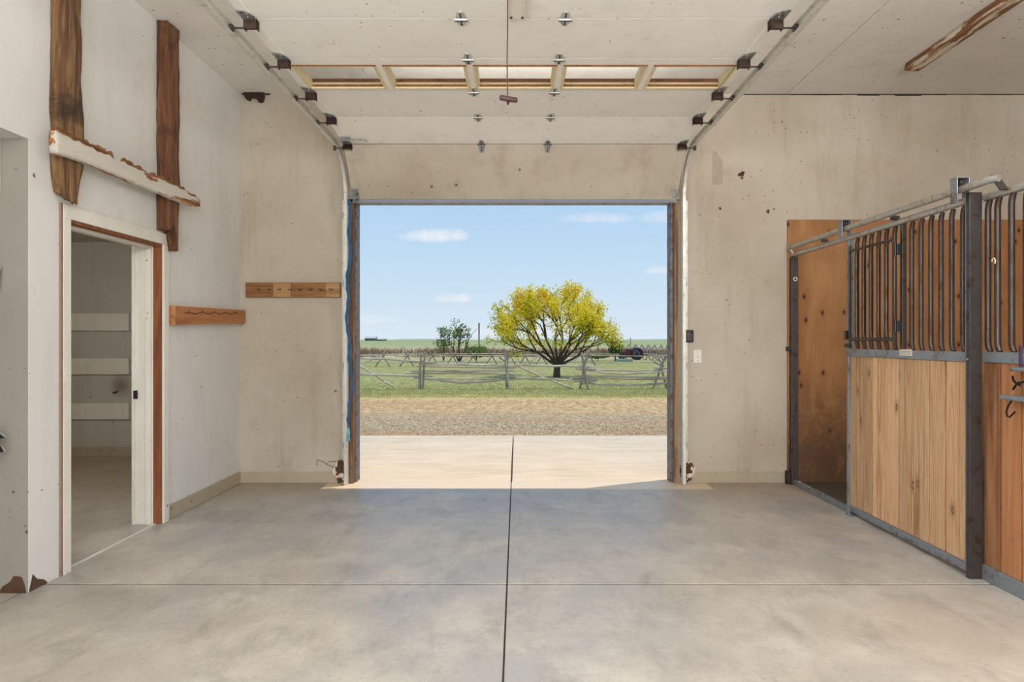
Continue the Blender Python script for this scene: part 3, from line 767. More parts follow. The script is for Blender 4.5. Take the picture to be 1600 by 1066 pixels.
tr_ = b.build('water_trough', M_TANK, loc=(tx2, 40, -.03)); tag(tr_, 'low pale green trough on the lawn in front of the rusty machine', 'trough')
# far buildings on the left rise
for px0, px1, top, Y, lab in ((570, 585, 526, 420, 'long low building with pale roof far off on the left horizon'), (588, 600, 529.2, 430, 'flat low shed right of the long building on the left horizon')):
    x0, x1 = (px0-808)*Y/1022, (px1-808)*Y/1022; zt = H-(top-531)*Y/1022; zb = gz((x0+x1)/2, Y)-.3
    fb = thing('farm_building', lab, 'building', ((x0+x1)/2, Y, zb))
    zt = max(zt, zb+1.2)
    b = MB().box(x0, x1, Y, Y+8, zb, zb+(zt-zb)*.62); b.build('wall', M_FARW, fb)
    b = MB().prism([(Y-.8, zb+(zt-zb)*.62), (Y+8.8, zb+(zt-zb)*.62), (Y+4, zt+.2)], lambda a, z, q: (q, a, z), x0-.6, x1+.6); b.build('roof', M_FARR, fb)
# low far ridge hazy blue
b = MB(); n = 40
for i in range(n):
    x0 = -200+i*25; h0 = 2.0+1.4*noise.noise(Vector((i*.3, 0, 0))); h1 = 2.0+1.4*noise.noise(Vector(((i+1)*.3, 0, 0)))
    b.add([(x0, 1050, -2), (x0+25, 1050, -2), (x0+25, 1075, h1), (x0, 1075, h0), (x0+25, 1110, -2), (x0, 1110, -2)], [(0, 1, 2, 3), (3, 2, 4, 5)])
o = b.build('far_ridge', flat('hazy_ridge', lin(150, 164, 160), 1.0), smooth='all'); o['kind'] = 'structure'

# ------------------------------------------------------------------ overhead garage door
random.seed(44)
DX0, DX1 = -1.49, 1.45
gd_ = thing('garage_door', 'cream sectional overhead garage door rolled up under the ceiling with five window panes', 'garage door', (-.02, 4.5, 2.6)); gd_['kind'] = 'thing'
# (y, z) of the inner (lower) face at each seam, bottom first
SE = [(5.955, 1.275), (5.62, 1.683), (5.11, 1.745), (4.60, 1.748), (4.065, 1.75), (3.56, 1.752), (3.05, 1.754), (2.54, 1.756)]
SE = [(y, z+H) for y, z in SE]
TH = .04
def secframe(i):
    a, b = Vector((0,)+SE[i]), Vector((0,)+SE[i+1]); d = (b-a); L = d.length; d.normalize()
    nrm = Vector((0, -d.z, d.y)); 
    if nrm.y < 0 and abs(nrm.z) < .5: nrm = -nrm
    if nrm.z < 0 and abs(nrm.y) <= .5: nrm = -nrm
    if i == 0: nrm = Vector((0, -d.z, d.y)) if (-d.z > 0) else Vector((0, d.z, -d.y))
    return a, d, nrm, L
WIN = 3   # windowed section index
pw = (DX1-DX0-.14)
secs = []
for i in range(7):
    a, d, nr, L = secframe(i)
    fn = lambda s_, q, t_, a=a, d=d, nr=nr: (a+d*q+nr*t_)+Vector((s_, 0, 0))
    mb = MB(); g_ = .0045
    if i == WIN:
        wn = 5; st = -1.427; pitch = .578; holes = []
        for k in range(wn): holes.append((st+k*pitch, st+k*pitch+.515, .062, L-.115))
        holewall(mb, DX0, DX1, g_, L-g_, holes, lambda s_, q, t_: fn(s_, q, t_), 0, TH)
    else:
        mb.prism([(DX0, g_), (DX1, g_), (DX1, L-g_), (DX0, L-g_)], fn, 0, TH)
    # end stiles: raised folded steel edge strips
    for xs0, xs1 in ((DX0, DX0+.058), (DX1-.054, DX1)):
        mb.prism([(xs0, g_), (xs1, g_), (xs1, L-g_), (xs0, L-g_)], fn, -.004, 0)
    sec = mb.build('door_section', M_WALL_F if i == 0 else M_DOOR, gd_, loc=tuple(a))
    secs.append(sec)
    if i == WIN:
        for hx0, hx1, q0, q1 in holes:
            fr = MB(); e = .013
            for (c0, c1, r0, r1) in ((hx0, hx0+e, q0, q1), (hx1-e, hx1, q0, q1), (hx0+e, hx1-e, q0, q0+e), (hx0+e, hx1-e, q1-.005, q1)):
                fr.prism([(c0, r0), (c1, r0), (c1, r1), (c0, r1)], fn, .004, TH+.02)
            e0 = -.012
            for (c0, c1, r0, r1) in ((hx0+e0, hx0+.004, q0+e0, q1-e0), (hx1-.004, hx1-e0, q0+e0, q1-e0), (hx0, hx1, q0+e0, q0+.004), (hx0, hx1, q1-.004, q1-e0)):
                fr.prism([(c0, r0), (c1, r0), (c1, r1), (c0, r1)], fn, -.006, .006)
            f = fr.build('window_frame', M_WINFR, gd_, loc=tuple(fn(hx0, q0, 0)))
            up = lambda a_, b_, c_: fn(a_, b_+.013, c_)
            for (c0, c1, r0, r1, ff2, t0, t1) in ((hx0+e, hx1-e, q0+.0005, q0+.0075, up, .004, .016), (hx0+e, hx1-e, q0+.0005, q0+.0045, up, .036, TH+.018),
                                                 (hx0-.008, hx1+.008, q0-.0135, q0-.0122, fn, -.006, .004), (hx0-.012, hx1+.012, q1+.010, q1+.016, fn, -.0065, .0005)):
                sub(MB().prism([(c0, r0), (c1, r0), (c1, r1), (c0, r1)], ff2, t0, t1), 'brown_bead', W_JAMB, f)
            sub(MB().prism([(hx0+.01, q0+.01), (hx1-.01, q0+.01), (hx1-.01, q1-.01), (hx0+.01, q1-.01)], fn, .026, .029), 'pane', M_GLASS, f)
for i in range(1, 7):
    q = Vector((0,)+SE[i]); MB().box(DX0+.01, DX1-.01, q.y-.007, q.y+.007, q.z+.005, q.z+.022).build('seam_strip', M_BLACK, gd_, loc=tuple(q))
# bottom seal
a, d, nr, L = secframe(0)
fn0 = lambda s_, q, t_: (a0+d0*q+n0*t_)+Vector((s_, 0, 0))
a0, d0, n0 = a, d, nr
sl = MB(); sl.tube([fn0(DX0, -.022, .02), fn0(DX1, -.022, .02)], .022, 10); sl.prism([(DX0, -.012), (DX1, -.012), (DX1, .004), (DX0, .004)], fn0, -.006, TH+.004)
sl.build('bottom_seal', M_SEAL, gd_, loc=tuple(a), smooth=True)
# hinges
def centre_hinge(x, i):
    """strap hinge across the seam at SE[i]"""
    am, dm, nm, Lm = secframe(i-1); ap_, dp, np_, Lp = secframe(min(i, 6))
    f1 = lambda s_, q, t_: (Vector((0,)+SE[i])-dm*q+nm*t_)+Vector((x+s_, 0, 0))
    f2 = lambda s_, q, t_: (Vector((0,)+SE[i])+dp*q+np_*t_)+Vector((x+s_, 0, 0))
    mb = MB(); prof = [(-.028, .004), (.028, .004), (.022, .05), (.012, .075), (-.012, .075), (-.022, .05)]
    for f in (f1, f2):
        mb.prism(prof, f, -.008, -.001)
    mb.tube([f1(-.034, 0, -.010), f1(.034, 0, -.010)], .008, 8)
    h = mb.build('centre_hinge', M_GALV if i > 1 else M_HINGE, gd_, loc=f1(0, 0, -.01))
    sc = MB()
    for f in (f1, f2):
        for q in (.03, .056): sc.tube([f(0, q, -.013), f(0, q, -.007)], .0065, 6)
    sc.tube([f1(-.036, .0, -.0185), f1(.036, .0, -.0185)], .0035, 6); sub(sc, 'screw', M_BLACK, h)
for i in range(1, 7):
    for x in (-.305, .262): centre_hinge(x, i)
def end_hinge(sg, i):
    xe = DX0+.036 if sg < 0 else DX1-.036
    am, dm, nm, Lm = secframe(max(i-1, 0)); ap_, dp, np_, Lp = secframe(min(i, 6))
    P0 = Vector((0,)+SE[i])
    f1 = lambda s_, q, t_: (P0-dm*q+nm*t_)+Vector((xe+s_, 0, 0))
    f2 = lambda s_, q, t_: (P0+dp*q+np_*t_)+Vector((xe+s_, 0, 0))
    mb = MB(); prof = [(-.038, .0), (.034, .0), (.034, .03), (.02, .07), (-.01, .095), (-.038, .10)] if sg < 0 else [(.038, .0), (-.034, .0), (-.034, .03), (-.02, .07), (.01, .095), (.038, .10)]
    for bx_, by_ in ((0, .03), (.005*(-sg), .06)): mb.tube([f2(bx_, by_, -.015), f2(bx_, by_, -.009)], .006, 6)
    mb.prism(prof, f2, -.010, -.005)
    h = mb.build('roller_hinge', M_HINGE, gd_, loc=tuple(P0+Vector((xe, 0, 0))))
    c = MB()      # folded carrier hanging below with the roller sleeve
    c.prism([(-.036, -.005), (.036, -.005), (.036, .035), (-.036, .035)], f1, -.009, -.005)
    for s0, s1 in ((-.036, -.032), (.032, .036)): c.prism([(s0, .0), (s1, .0), (s1, .04), (s0, .04)], f1, -.058, -.006)
    c.prism([(-.036, .0), (.036, .0), (.036, .004), (-.036, .004)], f1, -.058, -.006)
    c.tube([f1(-.04, .018, -.046), f1(.04, .018, -.046)], .011, 8)
    sub(c, 'carrier', M_RUST_SHADE, h)  # shade under the door put into the carrier's dark brown
    xr = (-1.56-xe) if sg < 0 else (1.52-xe)
    r = MB(); r.tube([f1(0, .018, -.046), f1(xr, .018, -.046)], .0055, 8)
    r.tube([f1(xr-.008, .018, -.046), f1(xr+.008, .018, -.046)], .021, 14)
    sub(r, 'roller', M_DKSTEEL, h, smooth=True)
for i in range(1, 7):
    for sg in (-1, 1): end_hinge(sg, i)
for sg in (-1, 1):  # bottom corner brackets
    xe = DX0+.03 if sg < 0 else DX1-.03
    f = lambda s_, q, t_: fn0(xe+s_, q, t_)
    mb = MB(); mb.prism([(-.03, .0), (.03, .0), (.03, .11), (-.03, .11)], f, -.010, -.005); mb.prism([(-.03, 0), (.03, 0), (.03, .006), (-.03, .006)], f, -.05, -.005)
    for q in (.025, .06, .09): mb.tube([f(0, q, -.016), f(0, q, -.01)], .007, 6)
    mb.prism([(-.012, .03), (.012, .03), (.012, .055), (-.012, .055)], f, -.04, -.01)
    mb.build('corner_bracket', M_HINGE if sg < 0 else M_GALV, gd_, loc=tuple(fn0(xe, 0, 0)))
# slide bolt lock on left edge of second section
a1, d1, n1_, L1 = secframe(1)
fl_ = lambda s_, q, t_: (a1+d1*q+n1_*t_)+Vector((s_, 0, 0))
mb = MB(); mb.prism([(-1.475, .12), (-1.40, .12), (-1.40, .16), (-1.475, .16)], fl_, -.02, -.005)
mb.tube([fl_(-1.50, .14, -.026), fl_(-1.27, .14, -.026), fl_(-1.268, .112, -.026)], .007, 8)
for q in (-1.46, -1.415): mb.tube([fl_(q, .14, -.035), fl_(q, .14, -.02)], .009, 6)
mb.build('slide_bolt', M_HINGE, gd_, loc=tuple(fl_(-1.44, .14, 0)))
# operator bracket plate on upper section
a5, d5, n5, L5 = secframe(5)
fo = lambda s_, q, t_: (a5+d5*q+n5*t_)+Vector((s_, 0, 0))
mb = MB(); mb.prism([(-.047, .012), (.043, .012), (.043, .50), (-.047, .50)], fo, -.012, -.004)
mb.prism([(-.047, .012), (-.043, .012), (-.043, .5), (-.047, .5)], fo, -.026, -.01); mb.prism([(.039, .012), (.043, .012), (.043, .5), (.039, .5)], fo, -.026, -.01)
os_ = mb.build('operator_strut', M_WHITEP, gd_, loc=tuple(fo(0, 0, 0)))
for q in (.03, .4):
    for s_ in (-.032, .028): sub(MB().tube([fo(s_, q, -.018), fo(s_, q, -.011)], .0075, 6), 'bolt', M_BLACK, os_)

# tracks: C-section swept along vertical, curve and horizontal
HT = H+1.70; RC = .40; YV = 5.985
def path():
    P = []; z_s = HT-RC
    for z in (0.01, .8, 1.6, z_s): P.append(((YV, z), 90))
    for k in range(1, 11):
        a = R(90*k/10); P.append(((YV-RC+RC*math.cos(a), z_s+RC*math.sin(a)), 90+90*k/10))
    for y in (4.8, 4.0, 3.2, 2.35): P.append(((y, HT+.0), 180))
    return P
def track(sg, xo, label):
    tk = thing('door_track', label, 'track', (xo, YV, 0))
    prof = [(-.026, -.006), (-.026, .022), (-.022, .022), (-.022, -.002), (.022, -.002), (.022, .022), (.026, .022), (.026, -.006)]
    fr = []
    for (y, z), ang in path():
        a = R(ang); tang = Vector((0, math.cos(a), math.sin(a))); nrm = Vector((0, -tang.z, tang.y))
        fr.append((Vector((xo, y, z)), nrm, Vector((-sg, 0, 0))))
    MB().sweep(prof, fr).build('rail', M_TRACK, tk, loc=(xo, YV, 1.5), smooth=True)
    # punched angle along the horizontal run, outside
    xa = xo+sg*.010
    MB().box(min(xa, xa+sg*.004), max(xa, xa+sg*.004), 2.35, 5.45, HT-.02, HT+.045).box(min(xa, xa+sg*.034), max(xa, xa+sg*.034), 2.35, 5.45, HT+.041, HT+.045).build('angle_iron', M_GALV, tk, loc=(xa, 4, HT))
    # wall angle along the vertical run, with jamb brackets
    xw = xo+sg*.03
    MB().box(min(xo+sg*.004, xw+sg*.02), max(xo+sg*.004, xw+sg*.02), YF-.004, YF-.0005, .02, 2.62).box(min(xo+sg*.008, xo+sg*.012), max(xo+sg*.008, xo+sg*.012), 6.0, YF-.001, .02, 2.62).build('wall_angle', M_TRACK, tk, loc=(xw, 6, 1.3))
    for z in (.32, 1.06, 1.82, 2.45):
        b = MB(); b.box(min(xo+sg*.012, xo+sg*.045), max(xo+sg*.012, xo+sg*.045), YF-.010, YF-.004, z, z+.06); b.tube([(xo+sg*.03, YF-.02, z+.03), (xo+sg*.03, YF-.01, z+.03)], .008, 6)
        b.build('jamb_bracket', M_HINGE, tk, loc=(xo, 6, z))
    # hanger strap up to ceiling near back (out of frame)
    b = MB(); b.box(xo-.015, xo+.015, 2.6, 2.604, HT+.03, ZC); b.build('hanger', M_GALV, tk, loc=(xo, 2.6, HT))
    return tk
track(-1, -1.572, 'galvanised overhead door track on the left side of the opening, curving back under the ceiling')
track(1, 1.532, 'galvanised overhead door track on the right side of the opening, curving back under the ceiling')

# opener rail above the door, out of frame part carries the cord
rl = MB(); rl.bbox(-.07, -.02, .8, 3.3, 3.33, 3.37, .004); rl.bbox(-.2, .11, .35, .8, 3.28, 3.46, .02); rl.box(-.06, -.05, .55, .56, 3.46, ZC-.002); rl.box(-.06, -.05, 3.25, 3.26, 3.37, ZC-.002)
tag(rl.build('door_opener', M_DKSTEEL, loc=(0, 1, 3.4)), 'electric door opener rail hung from the ceiling above the view', 'opener')
pc = thing('pull_cord', 'thin emergency release cord hanging from above with a dark red handle', 'cord', (-.047, 3.2, 2.47))
MB().tube([(-.047, 3.2, 2.50), (-.049, 3.2, 2.7), (-.046, 3.2, 2.9), (-.047, 3.2, 3.335)], .0035, 6).build('cord', M_CORD, pc, smooth=True)
hb = MB(); Mx = Matrix.Translation((-.042, 3.2, 2.508)) @ Euler((R(10), R(9), R(0))).to_matrix().to_4x4()
hb.bbox(-.045, .045, -.014, .014, -.012, .012, .008, Mx); hb.tube([Mx @ Vector((0, 0, -.028)), Mx @ Vector((0, 0, -.01))], [.004, .009], 8)
hb.build('handle', M_RED, pc, smooth=True)

# blue rope beside the left track
rp = thing('lift_rope', 'frayed blue rope hanging along the left door track', 'rope', (-1.53, 5.93, .45))
pts = []; zz_ = 2.60
i = 0
while zz_ > .50:
    k = (2.6-zz_)/2.1
    pts.append((-1.532+.010*math.sin(i*.55)+.012*math.sin(i*.17)+(.012 if .7 < k < .95 else 0), 5.935+.006*math.cos(i*.4), zz_)); zz_ -= .035; i += 1
MB().tube(pts, [.011+.004*math.sin(j*1.7) for j in range(len(pts))], 7).tube([(p[0]+.012, p[1]-.008, p[2]) for p in pts[::2][:-6]], .007, 5).build('strand', M_ROPE, rp, smooth=True)
fe = MB()
for j in range(12):
    e = Vector(pts[-1]); fe.tube([e, e+Vector((rag(.012), rag(.01), -.05)), e+Vector((rag(.022), rag(.015), -.11-random.random()*.03))], [.005, .004, .002], 5)
fe.build('frayed_end', M_ROPE2, rp, label='pale teal frayed tail')

# ------------------------------------------------------------------ rotten timbers on the left wall
def timber(name, m, x0, x1, y0, y1, z0, z1, axis, seed, rough_=.008, ends=None, parent=None, loc=None, taper=None, n=(4, 6, 60)):
    """subdivided beam, surfaces roughened; ends(p, u) moves vertices"""
    bm = bmesh.new(); nx, ny, nz_ = n
    import itertools
    idx = {}
    def vv(i, j, k):
        key = (i, j, k)
        if key in idx: return idx[key]
        p = Vector((x0+(x1-x0)*i/nx, y0+(y1-y0)*j/ny, z0+(z1-z0)*k/nz_)); idx[key] = bm.verts.new(p); return idx[key]
    for j in range(ny):
        for k in range(nz_):
            for i in (0, nx): bm.faces.new((vv(i, j, k), vv(i, j+1, k), vv(i, j+1, k+1), vv(i, j, k+1)))
    for i in range(nx):
        for k in range(nz_):
            for j in (0, ny): bm.faces.new((vv(i, j, k), vv(i+1, j, k), vv(i+1, j, k+1), vv(i, j, k+1)))
    for i in range(nx):
        for j in range(ny):
            for k in (0, nz_): bm.faces.new((vv(i, j, k), vv(i+1, j, k), vv(i+1, j+1, k), vv(i, j+1, k)))
    for key, vt in idx.items():
        p = vt.co.copy(); u_ = Vector((key[0]/nx, key[1]/ny, key[2]/nz_))
        if ends: p = ends(p, u_)
        sc = Vector((p.x*14, p.y*14, p.z*14)); 
        if axis == 'Z': sc.z = p.z*3
        if axis == 'Y': sc.y = p.y*3
        q = sc+Vector((seed*10, 0, 0)); dd = Vector((noise.noise(q), noise.noise(q+Vector((5, 0, 0))), noise.noise(q+Vector((0, 9, 0)))*.6))
        dd2 = Vector((noise.noise(q*3.1), noise.noise(q*3.1+Vector((5, 0, 0))), 0))
        mv = dd*rough_+dd2*rough_*.6
        if p.x+mv.x < XL+.001 and x0 < -2: mv.x = XL+.001-p.x
        vt.co = p+mv
    mb = MB(); mb.frombm(bm)
    return mb
def ends1(p, u):
    # ragged bottom, rounded inward towards the wall side
    if u.z < .12:
        k = (.12-u.z)/.12; p = p.copy(); p.z += k*(.03*noise.noise(Vector((u.y*7, u.x*5, 1)))+.05*(1-u.x)*k); p.y += -(u.y-.5)*k*.05
    return p
def ends2(p, u):
    if u.z < .2:
        k = (.2-u.z)/.2; p = p.copy(); lo = (0.0 if u.y > .62 else .17 if u.y > .4 else .13); p.z += k*(lo+.03*noise.noise(Vector((u.y*9, u.x*7, 4))))
        if u.y > .62: p.y = p.y+(.80*(4.829-4.66)+4.66-p.y)*k*.7
    return p
random.seed(51)
b = timber('', None, XL+.001, -2.490, 3.60, 3.742, 2.10, ZC-.004, 'Z', 1, .011, ends1)
o = b.build('timber_post', W_ROT, loc=(-2.53, 3.65, 2.10), smooth='all'); tag(o, 'thick rotting brown timber fixed to the white left wall, nearer of two', 'timber')
for j in range(9): pass
b = timber('', None, XL+.001, -2.492, 4.660, 4.829, 1.985, ZC-.004, 'Z', 2, .010, ends2)
o = b.build('timber_post', W_ROT2, loc=(-2.53, 4.74, 1.985), smooth='all'); tag(o, 'reddish brown splintered timber on the left wall above the far door casing', 'timber')
def ends3(p, u):
    p = p.copy()
    if u.y < .1: p.z += (.1-u.y)/.1*.02*(u.z-.5)
    if u.y > .93: k = (u.y-.93)/.07; p.z -= (u.z-.45)*k*.05; 
    if u.z > .8: p.z += .018*noise.noise(Vector((u.y*30, 0, 2)))+.004
    if u.z < .1: p.z += .006*noise.noise(Vector((u.y*14, 3, 2)))
    return p
b = timber('', None, -2.486, -2.448, 3.475, 5.05, 2.335, 2.43, 'Y', 3, .005, ends3, n=(3, 70, 6))
rr = thing('broken_rail', 'peeling white painted rail with splintered edge nailed across both rotten timbers', 'rail', (-2.47, 4.2, 2.335))
b.build('rail', W_PEEL, rr, smooth='all')
sp_ = MB()   # splintered strip of bare wood standing behind the top edge
y = 3.46; prev = None
vs = []; 
while y < 4.86:
    h_ = .035*(1-.5*(y-3.46)/1.4)+random.random()*.022
    if 4.0 < y < 4.10 or 4.34 < y < 4.42: h_ = .004
    vs.append((y, 2.425+h_)); y += .010+random.random()*.02
poly = [(a_, max(b_, 2.415)) for a_, b_ in vs if a_ > 3.5]+[(4.88, 2.41)]
for k in range(len(poly)-1):
    (ya, za), (yb, zb) = poly[k], poly[k+1]
    sp_.prism([(ya, 2.40), (yb, 2.40), (yb, zb), (ya, za)], lambda a_, z_, t_: (t_, a_, z_), -2.484, -2.466+.004*random.random())
sp_.build('splintered_edge', wood('splintered_wood', lin(182, 128, 74), lin(134, 88, 48), lin(70, 42, 24), 'Y', 0, gs=2.0, rb=.8), rr, label='bare brown splintered wood along the top edge')

# board on the left wall, board with hooks on the front wall
mb = MB()
mb.add([(XL+.001, 4.82, 1.44), (-2.515, 4.82, 1.44), (-2.515, 6.055, 1.484), (XL+.001, 6.055, 1.484), (XL+.001, 4.82, 1.58), (-2.515, 4.82, 1.58), (-2.515, 6.055, 1.602), (XL+.001, 6.055, 1.602)],
       [(0, 1, 2, 3), (4, 5, 6, 7), (0, 1, 5, 4), (1, 2, 6, 5), (2, 3, 7, 6), (3, 0, 4, 7)])
bmx = bmesh.new(); 
lb = thing('wall_board', 'orange brown lumber board fixed to the left wall near the room corner', 'board', (-2.54, 5.4, 1.5))
mb.build('board', W_RAIL, lb)
for k in range(26):
    pass
hk = MB()
for k in range(9):
    y = 4.95+k*.105; z = 1.535+.004*k; hk.tube([(-2.515, y, z), (-2.505, y+.015, z-.006), (-2.503, y+.05, z+.012*(-1)**k), (-2.512, y+.085, z)], .003, 5)
hk.build('staple_wire', M_WIRE, lb, label='thin dark wire stapled along the board')
fbd = thing('hook_board', 'short brown board with small hooks on the front wall left of the garage opening', 'board', (-2.07, 6.05, 1.79))
edges_ = [-2.508, -2.25, -2.085, -1.765, -1.633]
mb = MB()
for k in range(4):
    mb.bbox(edges_[k], edges_[k+1], YF-.032-.002*(k % 2), YF-.0005, 1.722, 1.859, .003)
mb.build('board', W_CLEAT, fbd)
mb2 = MB()
for k, (a_, b__) in enumerate(((-2.25, -2.085), (-1.765, -1.633))): mb2 = MB().bbox(a_+.002, b__-.002, YF-.038, YF-.033, 1.724, 1.857, .002); mb2.build('patch_block', wood('tan_lumber', lin(182, 142, 96), lin(160, 120, 76), lin(112, 76, 46), 'X', .3), fbd, label='paler tan block let into the board')
for k in range(8):
    x = -2.40+k*.095; hk = MB(); hk.tube([(x, YF-.03, 1.80), (x+.01, YF-.05, 1.795), (x+.03, YF-.062, 1.785), (x+.042, YF-.058, 1.80)], .0035, 6)
    hk.build('hook', M_WIRE, fbd, loc=(x, YF-.04, 1.8))
# rusted hanger at ceiling corner
mb = MB(); mb.prism([(-2.52, ZC-.002), (-2.335, ZC-.002), (-2.335, ZC-.05), (-2.35, ZC-.085), (-2.38, ZC-.09), (-2.41, ZC-.05), (-2.45, ZC-.045), (-2.47, ZC-.075), (-2.50, ZC-.06), (-2.52, ZC-.02)], FY, YF-.05, YF-.012)
mb.tube([(-2.54, YF-.03, ZC-.012), (-2.28, YF-.03, ZC-.012)], .006, 6)
tag(mb.build('rusted_bracket', M_RUST_SHADE, loc=(-2.43, YF-.03, ZC-.05)), 'jagged rusty brown bracket remnant where ceiling meets front wall at left corner', 'bracket')

# ceiling batten on the right
def ends4(p, u):
    p = p.copy()
    if u.y > .985: p.y += .03*noise.noise(Vector((u.x*6, u.z*6, 1)))
    return p
b = timber('', None, 3.205, 3.315, 1.2, 5.41, ZC-.058, ZC-.001, 'Y', 4, .006, ends4, n=(5, 90, 3))
o = b.build('ceiling_batten', W_BATTEN, loc=(3.26, 3.3, ZC-.05), smooth='all'); tag(o, 'rough cracked wooden batten with peeling paint fixed to the ceiling above the stall', 'batten')

# tack room boards on the far annex wall
for z0, z1, lb_ in ((1.433, 1.63, 'top white board on the tack room wall seen through the left doorway'), (.933, 1.117, 'middle white board on the tack room wall seen through the left doorway'), (.419, .603, 'lowest white board on the tack room wall above the dirty stain line')):
    o = MB().bbox(-5.55, -4.44, 7.475, 7.509, z0, z1, .004).build('shelf_cleat', M_TRIM, loc=(-5, 7.49, z0)); tag(o, lb_ if 'lowest' not in lb_ else 'lowest white board on the tack room wall seen through the left doorway', 'board')
# stain / hole on that wall
mb = MB(); cx, cz = -4.60, .72
P = [(cx-.05, cz-.0), (cx-.03, cz+.01), (cx+.0, cz+.02), (cx+.03, cz+.022), (cx+.01, cz+.0), (cx-.02, cz-.01)]
mb.prism(P, FY, 7.502, 7.508); tag(mb.build('wall_gouge', M_BROWNHOLE, loc=(cx, 7.505, cz)), 'small dark brown gouge in the tack room wall between the middle and lowest boards', 'hole')

# left opening: header box, pipe clamp, torn metal strap
tag(MB().bbox(-2.98, -2.705, 3.30, 3.433, 2.105, 2.385, .006).build('header_box', M_ANNEX, loc=(-2.84, 3.37, 2.105)), 'boxed painted duct end under the lintel in the left opening', 'duct')
ppx = thing('pipe_stub', 'painted pipe stub with a collar on the partition wall at far left edge', 'pipe', (-2.76, 3.40, 1.60))
MB().tube([(-2.735, 3.385, 1.60), (-2.735, 3.385, 1.685)], .045, 14).build('pipe', M_ANNEX, ppx, smooth=True)
MB().tube([(-2.735, 3.385, 1.69), (-2.735, 3.385, 1.71)], .052, 14).build('collar', M_ANNEX, ppx, smooth=True)
tm = MB()
tm.prism([(-2.78, .855), (-2.665, .862), (-2.632, .84), (-2.62, .828), (-2.655, .822), (-2.668, .80), (-2.70, .80), (-2.78, .81)], FY, 3.36, 3.365)
tm.prism([(-2.78, .795), (-2.66, .775), (-2.638, .79), (-2.618, .755), (-2.64, .752), (-2.67, .748), (-2.78, .765)], FY, 3.345, 3.350)
tm.box(-2.78, -2.776, 3.345, 3.44, .75, .86)
tmo = tm.build('torn_strap', M_GALV, loc=(-2.7, 3.36, .8)); tag(tmo, 'torn pale metal strap ends sticking out at the far left edge', 'metal strap')
MB().prism([(-2.66, .850), (-2.642, .835), (-2.626, .828), (-2.655, .822), (-2.666, .806)], FY, 3.356, 3.3595).build('dark_tip', M_BLACK, tmo)
MB().prism([(-2.655, .775), (-2.64, .786), (-2.622, .757), (-2.64, .754)], FY, 3.341, 3.3445).build('dark_tip', M_BLACK, tmo)
# rotten corner at the foot of that wall end
mb = MB(); mb.prism([(-2.72, .0), (-2.575, .0), (-2.585, .05), (-2.60, .085), (-2.64, .09), (-2.66, .06), (-2.70, .035)], FY, 3.4305, 3.4335)
mb.prism([(3.442, 0), (3.58, 0), (3.55, .03), (3.50, .05), (3.47, .085)], FX, XL, XL+.003)
tag(mb.build('rotted_corner', M_BROWNHOLE, loc=(-2.63, 3.437, 0)), 'rotted brown hole at the foot of the wall end at far left', 'damage')

# broken plaster at both feet of the garage opening
def rubble(cx, sgn, lab, seed):
    random.seed(seed); o = thing('broken_plaster', lab, 'plaster', (cx, YF-.02, 0))
    h = MB(); P = []
    for k in range(14):
        a_ = k/14*2*math.pi; r_ = .085*(1+rag(.25)); P.append((cx+r_*.8*math.cos(a_), .11+r_*1.2*math.sin(a_)))
    h.prism(P, FY, YF-.010, YF-.001); h.build('hole', M_BROWNHOLE, o)
    f = MB()
    for k in range(8):
        a_ = random.uniform(0, 6.28); r_ = .06+.03*random.random(); c = Vector((cx+r_*.7*math.cos(a_), YF-.02-random.random()*.015, .11+r_*math.sin(a_)))
        q = [(c.x+rag(.025), c.z+rag(.03)) for _ in range(5)]; mx_, mz_ = sum(p[0] for p in q)/5, sum(p[1] for p in q)/5
        q.sort(key=lambda p: math.atan2(p[1]-mz_, p[0]-mx_)); f.prism(q, FY, c.y, c.y+.006)
    f.sphere((cx+.01, YF-.03, .075), .028, 8, (1.1, .5, .8), .15)
    f.build('flake', M_PLASTER, o)
rubble(-1.635, -1, 'broken plaster and exposed wood at the foot of the wall left of the garage opening', 3)
rubble(1.585, 1, 'crumbled plaster and torn paper at the foot of the wall right of the garage opening', 4)
